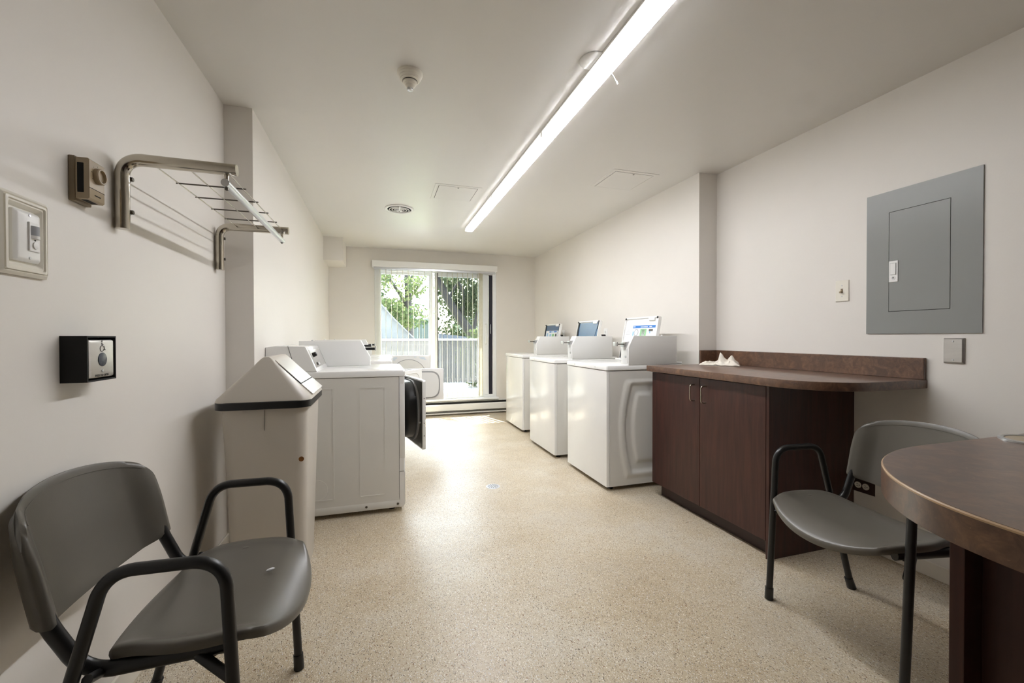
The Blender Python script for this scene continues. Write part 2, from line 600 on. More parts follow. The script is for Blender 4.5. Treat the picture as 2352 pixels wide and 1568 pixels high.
box(bm, DX0, DX1, YF, YF + .2, DZ1, ZC)
box(bm, DX0, DX1, YF, YF + .2, 0, DZ0)
struct('wall_far', bm, 'wall')
struct('trim_1', box(B(), XLB - .001, -.419, 5.58, YF, 2.043, ZC), 'wall')      # boxed soffit in the far left corner
def skirting(poly):
    return poly
struct('baseboard_left', prism(B(), [(YB, 0), (YLB, 0), (YLB, .082), (YB, .082)], XL, XL + .010, 'x', bev=.003), 'trim')
struct('baseboard_right', prism(B(), [(YB, 0), (1.72, 0), (1.72, .07), (YB, .07)], XR - .009, XR, 'x', bev=.003), 'trim')
struct('trim_2', box(B(), DX0 - .02, DX1 + .02, YF - .075, YF + .03, DZ0 - .012, DZ0 + .012, .004), 'vinyl_white')   # door sill ledge

# ------------------------------------------------------------------ sliding door
door = bpy.data.objects.new('door_1', None)
COL.objects.link(door)
door.location = (0.8, YF + .06, DZ0)
door['kind'] = 'structure'
y0, y1 = YF + .004, YF + .12
bm = B()
box(bm, DX0, DX0 + .075, y0, y1, DZ0, DZ1, .004)
box(bm, 1.605, DX1, y0, y1, DZ0, DZ1, .004)
box(bm, DX0 + .07, 1.61, y0, y1, DZ1 - .05, DZ1, .004)
box(bm, DX0 + .07, 1.61, y0, y1, DZ0 + .012, DZ0 + .05, .004)
obj('outer_frame', bm, 'vinyl_white', door)
bm = B()
box(bm, .68, .745, YF + .07, YF + .11, DZ0 + .05, DZ1 - .05, .004)
box(bm, .015, .03, YF + .07, YF + .11, DZ0 + .05, DZ1 - .05)
box(bm, .03, .68, YF + .07, YF + .11, DZ1 - .085, DZ1 - .05)
box(bm, .03, .68, YF + .07, YF + .11, DZ0 + .05, DZ0 + .09)
sash = obj('fixed_sash', bm, 'vinyl_white', door)
obj('pane', box(B(), .03, .68, YF + .088, YF + .092, DZ0 + .09, DZ1 - .085), 'glass', sash)
bm = B()
box(bm, .755, .795, YF + .02, YF + .06, DZ0 + .05, DZ1 - .05, .004)
box(bm, 1.40, 1.545, YF + .02, YF + .06, DZ0 + .05, DZ1 - .05, .004)
box(bm, .79, 1.41, YF + .02, YF + .06, DZ1 - .1, DZ1 - .05)
box(bm, .79, 1.41, YF + .02, YF + .06, DZ0 + .05, DZ0 + .1)
slide = obj('sliding_sash', bm, 'vinyl_white', door)
obj('pane', box(B(), .79, 1.41, YF + .038, YF + .042, DZ0 + .1, DZ1 - .1), 'glass_screen', slide)
obj('glazing_strip', box(B(), .793, .803, YF + .016, YF + .022, DZ0 + .05, DZ1 - .05), 'navy_trim', slide)
obj('pull_handle', tube(B(), arc_path([(1.50, YF + .02, 1.02), (1.50, YF - .02, 1.02), (1.50, YF - .02, 1.30), (1.50, YF + .02, 1.30)], .03), .008, 8), 'white_plastic', slide, 40)
obj('dark_jamb_gap', box(B(), 1.55, 1.606, YF + .03, YF + .1, DZ0 + .05, DZ1 - .05), 'navy_trim', door)
obj('latch_plate', box(B(), 1.572, 1.582, YF + .022, YF + .032, 1.16, 1.30, .002), 'alu', door)

# vertical blind
bl = thing('vertical_blind', 'white vertical blind with open vanes over the sliding glass door', 'blind', (0.78, YF - .07, 2.06))
obj('valance', box(B(), -.09, 1.645, YF - .12, YF - .005, 2.06, 2.142, .004), 'white_plastic', bl)
obj('head_rail', box(B(), -.07, 1.62, YF - .095, YF - .05, 2.03, 2.06, .003), 'alu', bl)
vane_me = None
xs = [0.012 + .0737 * i for i in range(9)] + [.70, .775] + [.845 + .0735 * i for i in range(8)]
angs = [2] * 9 + [6, 6] + [5, 5, 5, 6, 6, 6, 7, 7]
xs += [1.405]
angs += [58]
for x, a in zip(xs, angs):
    if vane_me is None:
        bm = B()
        n = 5
        prof = [(-.042 + .084 * k / (n - 1), .004 * (1 - (2 * k / (n - 1) - 1) ** 2)) for k in range(n)]
        poly = [(b, y) for y, b in prof] + [(b + .0012, y) for y, b in prof[::-1]]
        prism(bm, poly, .262, 2.03)
        bm.transform(Matrix.Translation((0, 0, -2.06)))
        o = obj('vane', bm, 'vane', bl, 50, world=False)
        vane_me = o.data
    else:
        o = bpy.data.objects.new('vane', vane_me)
        COL.objects.link(o)
        o.parent = bl
    o.location = (x - .78, -.002, 0)
    o.rotation_euler = (0, 0, -radians(a))
bm = B()
tube(bm, [(1.585, YF - .10, 2.03), (1.585, YF - .10, .9)], .002, 6)
obj('pull_cord', bm, 'white_plastic', bl)

# baseboard heater
ht = thing('baseboard_heater', 'low white baseboard heater below the sliding glass door', 'heater', (1.2, 6.09, 0))
hx0, hx1 = 0.22, 2.266
obj('back_panel', prism(B(), [(6.129, .015), (6.129, .192), (6.085, .192), (6.075, .186), (6.12, .18), (6.12, .015)], hx0, hx1, 'x'), 'enamel', ht)
obj('front_cover', prism(B(), [(6.062, .062), (6.056, .068), (6.056, .140), (6.066, .156), (6.071, .153), (6.063, .138), (6.063, .07), (6.068, .064)], hx0, hx1, 'x'), 'enamel', ht)
obj('bottom_lip', prism(B(), [(6.058, .02), (6.056, .036), (6.064, .038), (6.12, .022), (6.12, .015)], hx0, hx1, 'x'), 'enamel', ht)
obj('dark_interior', box(B(), hx0 + .01, hx1 - .01, 6.075, 6.118, .03, .172), 'slot', ht)
obj('heating_pipe', tube(B(), [(hx0, 6.068, .05), (hx1, 6.068, .05)], .009, 8), 'steel_dark', ht, 40)
bm = B()
for i in range(48):
    x = .28 + i * .0405
    box(bm, x, x + .002, 6.06, 6.074, .04, .062)
f = obj('fins', bm, 'steel_dark', ht)
f['kind'] = 'stuff'
obj('end_cap', box(B(), hx0 - .006, hx0 + .02, 6.054, 6.129, .012, .192, .003), 'enamel', ht)

# ------------------------------------------------------------------ ceiling things
LX = .957
seams = [4.70, 3.53, 2.36, 1.19, .02]
lamp0 = None
lens_lab = ['lit white strip light nearest the window, far end of the ceiling row', 'middle of the three lit white strip lights, between the two ceiling hatches',
            'lit white strip light nearest the viewer, running out of the picture at top']
for i in range(3):
    b, a = seams[i], seams[i + 1]
    a += .003
    if lamp0 is None:
        L = thing('strip_light', lens_lab[0], 'ceiling light', (LX, a, ZC), group='row of strip lights')
        ln = b - a
        obj('housing', prism(B(), [(LX - .043, ZC), (LX + .043, ZC), (LX + .043, ZC - .010), (LX - .043, ZC - .010)], a, b, 'y'), 'white_plastic', L)
        prof = [(-.042, -.010), (-.042, -.033), (-.039, -.0364), (.039, -.0364), (.042, -.033), (.042, -.010)]
        obj('lens_side', prism(B(), [(LX + px, ZC + pz) for px, pz in prof], a + .006, b - .006, 'y'), 'lamp_side', L, 30)
        obj('lens', prism(B(), [(LX - .040, ZC - .0365), (LX - .030, ZC - .0412), (LX + .030, ZC - .0412), (LX + .040, ZC - .0365)], a + .007, b - .007, 'y'), 'lamp', L, 30)
        for nm, yy in (('end_cap', a), ('end_cap', b - .006)):
            bm = B()
            prism(bm, [(LX + px * 1.03, ZC + pz * 1.03) for px, pz in prof], yy, yy + .006, 'y')
            obj(nm, bm, 'white_plastic', L, 50)
        lamp0 = L
    else:
        L = copy_tree(lamp0)
        L.location = (LX, a, ZC)
        L['label'] = lens_lab[i]
d = thing('ceiling_box_cover', 'round white cover plate on the ceiling half hidden by the strip light', 'cover plate', (.905, 1.70, ZC))
obj('plate', lathe(B(), [(.062, ZC), (.062, ZC - .004), (.058, ZC - .007)], 32, (.905, 1.70, 0)), 'white_plastic', d, 40)
t = thing('pull_tag', 'tiny white thread hanging beside the strip light', 'thread', (.985, 1.69, ZC - .02))
obj('thread', tube(B(), [(.982, 1.70, ZC - .03), (1.0, 1.69, ZC - .06), (1.004, 1.675, ZC - .09)], .0012, 6), 'white_plastic', t)
obj('tip', tube(B(), [(1.004, 1.675, ZC - .088), (1.006, 1.668, ZC - .105)], .0028, 6), 'white_plastic', t)

hd = thing('heat_detector', 'stepped cone heat detector on the ceiling', 'detector', (.14, 2.03, ZC))
obj('base', lathe(B(), [(.058, 0), (.058, -.006), (.054, -.010), (.055, -.014), (.049, -.020), (.050, -.024), (.044, -.030), (.044, -.034), (.036, -.038)], 40, (.14, 2.03, ZC)), 'ivory_plastic', hd, 35)
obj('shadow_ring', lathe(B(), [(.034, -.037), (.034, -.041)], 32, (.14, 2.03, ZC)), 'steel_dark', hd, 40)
obj('cone', lathe(B(), [(.032, -.040), (.032, -.046), (.027, -.049), (.027, -.054), (.022, -.057), (.022, -.062), (.016, -.066), (.014, -.070)], 32, (.14, 2.03, ZC)), 'ivory_plastic', hd, 35)
obj('sensor_tip', lathe(B(), [(.013, -.069), (.015, -.074), (.013, -.080), (.006, -.083)], 20, (.14, 2.03, ZC)), 'alu', hd, 40)

vt = thing('round_vent', 'round white ceiling vent with concentric rings', 'vent', (.186, 4.19, ZC))
obj('dark_throat', lathe(B(), [(.111, -.001), (.111, -.003)], 40, (.186, 4.19, ZC)), 'slot', vt)
obj('outer_ring', lathe(B(), [(.132, 0), (.134, -.006), (.124, -.013), (.110, -.010), (.110, -.002)], 48, (.186, 4.19, ZC), cap0=False, cap1=False), 'white_plastic', vt, 40)
for r0 in (.090, .066, .043):
    obj('ring', lathe(B(), [(r0 + .002, -.008), (r0 + .005, -.014), (r0 - .001, -.018), (r0 - .004, -.012)], 40, (.186, 4.19, ZC), cap0=False, cap1=False), 'white_plastic', vt, 40)
obj('hub', lathe(B(), [(.026, -.008), (.030, -.020), (.026, -.024), (.006, -.026)], 32, (.186, 4.19, ZC)), 'white_plastic', vt, 40)
obj('spoke', box(B(), .181, .191, 4.07, 4.19, ZC - .02, ZC - .006), 'white_plastic', vt)
obj('screw', lathe(B(), [(.005, -.025), (.004, -.029)], 10, (.186, 4.19, ZC)), 'steel_dark', vt)

def hatch(x0, x1, y0, y1, label):
    h = thing('ceiling_hatch', label, 'access panel', ((x0 + x1) / 2, (y0 + y1) / 2, ZC), group='flush ceiling hatches')
    o_, i_ = [(x0, y0), (x1, y0), (x1, y1), (x0, y1)], [(x0 + .028, y0 + .028), (x1 - .028, y0 + .028), (x1 - .028, y1 - .028), (x0 + .028, y1 - .028)]
    obj('frame', ring_frame(B(), o_, i_, ZC - .003, ZC, 'z'), 'ceiling', h)
    obj('door_panel', box(B(), x0 + .032, x1 - .032, y0 + .032, y1 - .032, ZC - .004, ZC), 'ceiling', h)
    obj('gap', ring_frame(B(), [(a + (.0 if 1 else 0), b) for a, b in i_], [(x0 + .033, y0 + .033), (x1 - .033, y0 + .033), (x1 - .033, y1 - .033), (x0 + .033, y1 - .033)], ZC - .001, ZC, 'z'), 'slot', h)
    obj('screw_latch', lathe(B(), [(.007, -.004), (.006, -.006)], 12, ((x0 + x1) / 2, y0 + .05, ZC)), 'steel_dark', h)
hatch(.431, .806, 3.41, 3.80, 'flush white ceiling hatch left of the strip lights')
hatch(1.63, 2.01, 2.745, 3.13, 'flush white ceiling hatch right of the strip lights')

# ------------------------------------------------------------------ left wall things
# occupancy sensor in a moulded frame
s = thing('occupancy_sensor', 'white motion sensor switch in a stepped cream frame', 'switch', (XL, 1.255, 1.34))
def stepped(bm, y0, y1, z0, z1, steps):
    for (ins, h) in steps:
        pass
    rings = []
    for ins, h in steps:
        rings.append([(XL + h, a, b) for a, b in rrect(y0 + ins, y1 - ins, z0 + ins, z1 - ins, .004, 3)])
    return loft(bm, rings)
fy0, fy1, fz0, fz1 = 1.178, 1.318, 1.249, 1.429
obj('moulded_frame', stepped(B(), fy0, fy1, fz0, fz1, [(0, 0), (0.0, .007), (.007, .013), (.010, .009), (.011, .014), (.016, .015), (.017, .011), (.021, .012), (.028, .004), (.0285, .002)]), 'ivory_plastic', s, 30)
obj('cover_plate', stepped(B(), 1.215, 1.29, 1.282, 1.396, [(0, .002), (0.0, .008), (.004, .013), (.008, .0145)]), 'white_plastic', s, 30)
mod = obj('sensor_module', box(B(), XL + .012, XL + .018, 1.2475, 1.2785, 1.307, 1.373, .0012), 'white_plastic', s)
bm = B()
prism(bm, [(XL + .016, 1.2505), (XL + .016, 1.2755)] + [(XL + .018 + .007 * sin(pi * k / 8), 1.2755 - .025 * k / 8) for k in range(9)], 1.343, 1.3645)
obj('sensor_lens', bm, 'print_grey', mod, 40)
obj('lens_hood', prism(B(), [(XL + .016, 1.2505), (XL + .016, 1.2755)] + [(XL + .018 + .008 * sin(pi * k / 8), 1.2755 - .025 * k / 8) for k in range(9)], 1.336, 1.343), 'white_plastic', mod, 40)
obj('button', lathe(B(), [(.0085, .017), (.008, .0205), (.004, .0215)], 20, (XL, 1.263, 1.321), 'x'), 'white_plastic', mod, 40)
obj('indicator_hole', lathe(B(), [(.0022, .018), (.002, .0186)], 8, (XL, 1.263, 1.333), 'x'), 'slot', mod)
for z in (1.387, 1.291):
    obj('screw', lathe(B(), [(.0032, .014), (.0028, .0158)], 10, (XL, 1.253, z), 'x'), 'alu', s)

# thermostat
t = thing('thermostat', 'taupe wall thermostat with a round dial', 'thermostat', (XL, 1.44, 1.53))
ty0, ty1, tz0, tz1 = 1.408, 1.475, 1.470, 1.586
obj('back_plate', box(B(), XL, XL + .014, ty0 - .001, ty1 + .001, tz0 - .001, tz1 + .001, .002), 'taupe_dark', t)
bm = B()
prism(bm, [(XL + .014, tz0 + .006), (XL + .040, tz0 + .006), (XL + .044, tz0 + .010), (XL + .044, tz1 - .006), (XL + .040, tz1 - .002), (XL + .014, tz1 - .002)], ty0 + .001, ty1 - .001, 'y', bev=.0012)
cov = obj('cover', bm, 'taupe', t)
obj('side_vent', box(B(), XL + .018, XL + .032, ty0 - .0002, ty0 + .004, tz0 + .022, tz1 - .016, .0015), 'slot', cov)
obj('bottom_vent', box(B(), XL + .02, XL + .034, ty0 + .012, ty1 - .012, tz0 + .0055, tz0 + .009), 'slot', cov)
obj('cover_joint', box(B(), XL + .0436, XL + .0446, ty0 + .001, ty1 - .001, tz0 + .036, tz0 + .0372), 'slot', cov)
obj('indicator_slot', box(B(), XL + .0436, XL + .0448, ty0 + .022, ty1 - .020, tz0 + .020, tz0 + .0225), 'slot', cov)
obj('dial', lathe(B(), [(.0215, .044), (.0215, .053), (.0195, .0555), (.0165, .0555), (.0155, .049), (.002, .048)], 36, (XL, 1.444, 1.546), 'x'), 'taupe', t, 35)
bm = B()
for k in range(7):
    a = radians(-30 + 40 * k)
    box(bm, XL + .0438, XL + .0446, 1.444 + .026 * cos(a) - .0007, 1.444 + .026 * cos(a) + .0007, 1.546 + .026 * sin(a) - .0007, 1.546 + .026 * sin(a) + .0007)
obj('dial_marks', bm, 'slot', t)

# push-to-open door button
p = thing('door_push_button', 'black surface box with a steel wheelchair push plate', 'push button', (XL, 1.43, 1.05))
bx1 = XL + .056
py0, py1, pz0, pz1 = 1.368, 1.494, .995, 1.115
bm = B()
ring_frame(bm, [(py0, pz0), (py1, pz0), (py1, pz1), (py0, pz1)], [(py0 + .004, pz0 + .004), (py1 - .004, pz0 + .004), (py1 - .004, pz1 - .004), (py0 + .004, pz1 - .004)], XL, bx1, 'x')
box(bm, XL, XL + .02, py0 + .002, py1 - .002, pz0 + .002, pz1 - .002)
obj('surround_box', bm, 'black_matte', p)
bm = B()
rings = []
for ins, h in ((0, bx1 - .018), (0, bx1 - .006), (.002, bx1 - .002), (.006, bx1)):
    rings.append([(h, a, b) for a, b in rrect(py0 + .008 + ins, py1 - .008 - ins, pz0 + .008 + ins, pz1 - .010 - ins, .004, 3)])
loft(bm, rings)
pl = obj('push_plate', bm, 'steel', p, 30)
pcy, pcz = 1.431, 1.052
obj('round_button', lathe(B(), [(.0185, 0), (.0185, .0012), (.017, .0018)], 36, (bx1, pcy, pcz), 'x'), 'navy_button', pl, 40)
obj('screw', lathe(B(), [(.004, 0), (.0035, .0012)], 12, (bx1, pcy, 1.022), 'x'), 'alu', pl)
# wheelchair symbol: wheel arc, body, legs, head
bm = B()
tf = lambda a, b: (bx1 + .0004, pcy + a, 1.087 + b)
tube(bm, [tf(.0078 * cos(radians(a)) - .002, .0078 * sin(radians(a)) - .006) for a in range(105, 352, 12)], .0009, 6)
tube(bm, [tf(-.002, .010), tf(-.001, .001), tf(.006, .001), tf(.010, -.010), tf(.013, -.009)], .0011, 6)
tube(bm, [tf(-.0015, .005), tf(.005, .005)], .0009, 6)
lathe(bm, [(.0024, 0), (.0024, .0008)], 12, tf(-.0025, .014), 'x')
obj('wheelchair_symbol', bm, 'engraved', pl)
bm = text_mesh('PUSH TO OPEN', .0082)
bm.transform(Matrix.Translation((bx1 + .0003, pcy - .002, 1.0095)) @ Matrix(((0, 0, 1, 0), (1, 0, 0, 0), (0, 1, 0, 0), (0, 0, 0, 1))))
obj('lettering', bm, 'engraved', pl)

# wall drying rack
rk = thing('drying_rack', 'steel wall drying rack with wires and a hanging rail', 'drying rack', (XL, 2.0, 1.6))
yn, yf = 1.611, 2.446
zA = 1.660
for y, sgn in ((yn, 1), (yf, -1)):
    bm = B()
    pth = arc_path([(XL + .020, y, 1.444), (XL + .020, y, zA), (-.443, y, zA - .003)], .05, 10)
    tube(bm, pth, .0185, 16)
    br = obj('bracket', bm, 'chrome', rk, 50)
    for z in (1.602, 1.500):
        obj('bolt', lathe(B(), [(.010, 0), (.010, .006), (.007, .008), (.007, .015)], 6, (XL + .026, y + sgn * .016 * (1 if sgn > 0 else -1), z), 'x'), 'steel_dark', br)
for i, x in enumerate((-.668, -.578, -.470)):
    obj('wire', tube(B(), [(x, yn, zA - .012), (x, yf, zA - .003)], .0022, 8), 'chrome', rk, 50)
for k in range(4):
    y = 1.781 + (yf - 1.611) / 5.2 * k * 1.02
    zz = zA - .010 + .002 * k
    obj('cross_wire', tube(B(), [(-.676, y, zz), (-.461, y, zz)], .0026, 8), 'steel_dark', rk, 50)
rx, rz = -.474, 1.611
obj('hanging_rail', tube(B(), [(rx, yn - .012, rz), (rx, yf + .012, rz - .004)], .0125, 16), 'alu', rk, 50)
for y in (yn + .004, yf - .004):
    obj('rail_post', tube(B(), [(rx, y, zA - .012), (rx, y, rz + .008)], .0065, 10), 'chrome', rk, 50)
    obj('rail_screw', lathe(B(), [(.006, -.012), (.006, -.019), (.003, -.021)], 10, (rx, y, rz)), 'steel_dark', rk)

# ------------------------------------------------------------------ right wall things
def onwall(h):
    return XR - h
ep = thing('electrical_panel', 'grey flush electrical panel cover on the right wall', 'electrical panel', (XR, 1.36, 1.3))
ey0, ey1, ez0, ez1 = 1.133, 1.582, 1.124, 1.830
dy0, dy1, dz0, dz1 = 1.241, 1.479, 1.2345, 1.7235
bm = B()
ring_frame(bm, [(ey0, ez0), (ey1, ez0), (ey1, ez1), (ey0, ez1)], [(dy0 - .002, dz0 - .002), (dy1 + .002, dz0 - .002), (dy1 + .002, dz1 + .002), (dy0 - .002, dz1 + .002)], XR - .006, XR, 'x')
obj('trim_cover', bm, 'panel_grey', ep)
obj('gap_backing', box(B(), XR - .002, XR, dy0 - .003, dy1 + .003, dz0 - .003, dz1 + .003), 'slot', ep)
dr = obj('panel_door', box(B(), XR - .0065, XR - .002, dy0, dy1, dz0, dz1, .0008), 'panel_grey', ep)
lp = obj('latch_plate', box(B(), XR - .010, XR - .006, 1.439, 1.478, 1.378, 1.482, .0015), 'white_plastic', dr)
obj('latch_button', box(B(), XR - .0125, XR - .009, 1.447, 1.470, 1.414, 1.470, .001), 'white_plastic', dr)
obj('latch_gap', ring_frame(B(), [(1.446, 1.413), (1.471, 1.413), (1.471, 1.471), (1.446, 1.471)], [(1.447, 1.414), (1.470, 1.414), (1.470, 1.470), (1.447, 1.470)], XR - .0105, XR - .0095, 'x'), 'slot', dr)
bm = B()
lathe(bm, [(.008, -.010), (.008, -.0112), (.006, -.0112)], 20, (XR, 1.458, 1.398), 'x')
obj('keyhole_rose', bm, 'alu', dr)
bm = B()
lathe(bm, [(.0024, -.0112), (.0024, -.0118)], 10, (XR, 1.458, 1.400), 'x')
box(bm, XR - .0118, XR - .0112, 1.4568, 1.4592, 1.393, 1.400)
obj('keyhole', bm, 'slot', dr)

def plate(parent, name, y0, y1, z0, z1, mat, x=XR, h=.006, bev=.003):
    bm = B()
    rings = [[(x - hh, a, b) for a, b in rrect(y0 + i, y1 - i, z0 + i, z1 - i, .002, 2)] for i, hh in ((0, 0), (0, h * .35), (bev, h), (bev + .001, h))]
    loft(bm, rings)
    return obj(name, bm, mat, parent, 30)
sw = thing('light_switch', 'ivory toggle light switch left of the electrical panel', 'switch', (XR, 1.705, 1.36))
pl = plate(sw, 'cover_plate', 1.670, 1.742, 1.301, 1.418, 'ivory_plastic')
obj('toggle_slot', box(B(), XR - .0066, XR - .005, 1.7005, 1.7115, 1.347, 1.372), 'taupe_dark', pl)
obj('toggle', prism(B(), [(XR - .005, 1.352), (XR - .021, 1.347), (XR - .022, 1.354), (XR - .006, 1.366)], 1.702, 1.710, 'y'), 'taupe', pl)
for z in (1.3885, 1.3305):
    obj('screw', lathe(B(), [(.0034, -.006), (.003, -.0074)], 12, (XR, 1.706, z), 'x'), 'alu', pl)
bp = thing('blank_plate', 'blank stainless steel wall plate under the electrical panel', 'wall plate', (XR, 1.224, 1.04))
pl = plate(bp, 'cover_plate', 1.189, 1.262, .991, 1.103, 'steel', h=.012, bev=.006)
for z in (1.088, 1.006):
    obj('screw', lathe(B(), [(.0042, -.012), (.0036, -.0138)], 14, (XR, 1.226, z), 'x'), 'alu', pl, 40)

def duplex(parent, y, z, mat, horiz=False, x=XR, h=.006):
    for s_ in (-1, 1):
        cy, cz = (y + s_ * .019, z) if horiz else (y, z + s_ * .019)
        ro = obj('receptacle', lathe(B(), [(.0165, -h), (.0165, -h - .003), (.015, -h - .0034)], 24, (x, cy, cz), 'x'), mat, parent, 40)
        bm = B()
        for q in (-.005, .005):
            if horiz:
                box(bm, x - h - .0042, x - h - .0032, cy - .003, cy + .006, cz + q - .001, cz + q + .001)
            else:
                box(bm, x - h - .0042, x - h - .0032, cy + q - .001, cy + q + .001, cz - .002, cz + .006)
        if horiz:
            lathe(bm, [(.0024, -h - .0032), (.0024, -h - .0042)], 8, (x, cy - .008, cz), 'x')
        else:
            lathe(bm, [(.0024, -h - .0032), (.0024, -h - .0042)], 8, (x, cy, cz - .008), 'x')
        obj('slots', bm, 'slot', ro)
ou = thing('wall_outlet', 'ivory outlet in a dark brown plate under the worktop overhang', 'outlet', (XR, 1.597, .32))
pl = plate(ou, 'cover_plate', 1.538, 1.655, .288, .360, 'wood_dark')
duplex(ou, 1.597, .325, 'ivory_plastic', True)

def washer_outlet(y, label):
    o = thing('wall_outlet', label, 'outlet', (XRB, y, 1.14), group='outlets behind the washers')
    plate(o, 'cover_plate', y - .036, y + .036, 1.085, 1.2, 'white_plastic', XRB)
    duplex(o, y, 1.143, 'white_plastic', False, XRB)
    pg = thing('power_cord', label.replace('white outlet', 'black plug and cord in the outlet'), 'power cord', (XRB - .03, y, 1.12), group='plugs behind the washers')
    obj('plug', box(B(), XRB - .05, XRB - .0104, y - .016, y + .016, 1.108, 1.137, .006), 'black_plastic', pg)
    obj('cord', tube(B(), arc_path([(XRB - .045, y, 1.122), (XRB - .058, y + .01, 1.118), (XRB - .022, y + .015, 1.0), (XRB - .018, y + .02, .7)], .02), .005, 8), 'black_plastic', pg, 50)
washer_outlet(3.99, 'white outlet on the wall behind the middle washer')
washer_outlet(5.076, 'white outlet on the wall behind the far washer')

# ------------------------------------------------------------------ cabinet + worktop on the right
CX = 1.838            # door face
cab = thing('base_cabinet', 'dark cherry two-door base cabinet next to the near washer', 'cabinet', (2.1, 2.1, 0))
cy0, cy1 = 1.640, 2.585
bm = B()
box(bm, CX + .02, XR - .003, cy0 + .018, cy1, .088, .867)
obj('carcass', bm, 'wood', cab)
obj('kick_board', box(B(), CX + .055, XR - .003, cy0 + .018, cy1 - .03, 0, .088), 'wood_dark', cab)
obj('end_panel', box(B(), CX + .002, XR - .003, cy0, cy0 + .018, 0, .867, .001), 'wood', cab)
ym = 2.118
for a, b, hy in ((ym + .0015, cy1, ym + .047), (cy0 + .0185, ym - .0015, ym - .047)):
    dd = obj('door', box(B(), CX, CX + .019, a, b, .090, .862, .0012), 'wood', cab)
    pth = arc_path([(CX, hy, .720), (CX - .032, hy, .720), (CX - .032, hy, .818), (CX, hy, .818)], .014, 6)
    obj('handle', tube(B(), pth, .0042, 10), 'nickel', dd, 50)

WZ0, WZ1 = .869, .909
wt = thing('worktop', 'mottled brown laminate worktop with rounded near corner on the cabinet', 'worktop', (2.1, 2.0, WZ0))
FX, NY, RAD = 1.800, 1.322, .27
poly = [(XR - .002, NY), (XR - .002, 2.622), (XRB - .004, 2.622), (XRB - .004, 2.60), (FX, 2.60)]
poly += [(FX, NY + RAD)]
for k in range(1, 13):
    a = pi / 2 * k / 12
    poly.append((FX + RAD - RAD * cos(a), NY + RAD - RAD * sin(a) * 1.0))
obj('top', prism(B(), poly, WZ0, WZ1, 'z', bev=.003), 'counter', wt, 35)
obj('backsplash', box(B(), XR - .020, XR - .002, NY + .004, 2.6215, WZ1, 1.010, .002), 'counter', wt)
obj('side_splash', box(B(), XRB + .002, XR - .0205, 2.604, 2.622, WZ1, 1.010, .002), 'counter', wt)

# rag
bm = B()
NU, NV = 34, 22
rag_o = Vector((2.275, 2.43, WZ1))
ax = Vector((.17, -.17, 0)).normalized()
ay = Vector((.7, .7, 0)).normalized()
random.seed(3)
def rag_h(u, v):
    q = Vector((u * 3, v * 3, 1.7))
    h = .010 + .016 * abs(noise.noise(q * 1.3)) + .012 * abs(noise.noise(q * 3.1))
    h += .074 * exp(-((u - .10) / .15) ** 2 - ((v + .02) / .30) ** 2)
    h += .046 * exp(-((u - .60) / .24) ** 2 - ((v) / .5) ** 2) * (1 + .6 * noise.noise(q * 2.3))
    h += .008 * exp(-((u + .6) / .4) ** 2 - (v / .35) ** 2)
    return h
grid = {}
for i in range(NU + 1):
    for j in range(NV + 1):
        u, v = -1 + 2 * i / NU, -1 + 2 * j / NV
        wdt = .030 + .030 * (1 / (1 + exp(-(u + .1) * 7))) + .010 * noise.noise(Vector((u * 5, 0, 3)))
        edge = max(0.0, 1 - abs(v) ** 3)
        edge *= max(0.0, 1 - abs(u) ** 8)
        h = rag_h(u, v) * edge
        jx = .012 * noise.noise(Vector((u * 4, v * 4, 9)))
        jy = .012 * noise.noise(Vector((u * 4, v * 4, 21)))
        grid[i, j] = bm.verts.new(rag_o + ax * (u * .125 + jx) + ay * (v * wdt + jy) + Vector((0, 0, .002 + h)))
for i in range(NU):
    for j in range(NV):
        bm.faces.new((grid[i, j], grid[i + 1, j], grid[i + 1, j + 1], grid[i, j + 1]))
ro = obj('cloth_rag', bm, 'cloth', None, 60)
tag(ro, 'crumpled off-white rag lying on the brown worktop by the backsplash', 'rag')
md = ro.modifiers.new('thick', 'SOLIDIFY')
md.thickness = .0018
md.offset = 1

# ------------------------------------------------------------------ peninsula counter, near right
TZ1, TZ0 = .913, .872
tb = thing('peninsula_counter', 'brown laminate peninsula counter with rounded end, cut off at lower right', 'counter', (1.4, .2, 0))
edge = [(.945, .519), (.90, .517), (.862, .511), (.822, .500), (.785, .486), (.750, .467), (.718, .443), (.690, .417), (.664, .385), (.644, .352), (.629, .316), (.620, .280), (.615, .24), (.613, .2)]
def catmull(pts, n=5):
    out = []
    for i in range(len(pts) - 1):
        p0, p1, p2, p3 = pts[max(i - 1, 0)], pts[i], pts[i + 1], pts[min(i + 2, len(pts) - 1)]
        for k in range(n):
            t_ = k / n
            out.append(tuple(.5 * (2 * b + (c - a) * t_ + (2 * a - 5 * b + 4 * c - d) * t_ ** 2 + (3 * b - a - 3 * c + d) * t_ ** 3) for a, b, c, d in zip(p0, p1, p2, p3)))
    return out + [pts[-1]]
edge = catmull(edge)
poly = [(XR - .004, -.30), (XR - .004, .519)] + edge + [(.613, .0), (.625, -.08), (.67, -.17), (.74, -.24), (.84, -.285), (.94, -.30)]
obj('top', prism(B(), poly, TZ0, TZ1 - .0035, 'z'), 'counter', tb, 35)
pin = []
bm = B()
cx_, cy_ = 1.4, .12
for sc_, z in ((1.0, TZ1 - .0035), (1.0, TZ1 - .0014), (.9985, TZ1)):
    pin.append([(cx_ + (a - cx_) * sc_, cy_ + (b - cy_) * sc_, z) for a, b in poly])
loft(bm, pin)
obj('laminate_edge', bm, 'tan', tb, 35)
bm = B()
prism(bm, [(cx_ + (a - cx_) * .9968, cy_ + (b - cy_) * .9968) for a, b in poly], TZ1 - .001, TZ1 + .0004)
obj('laminate_sheet', bm, 'counter', tb)
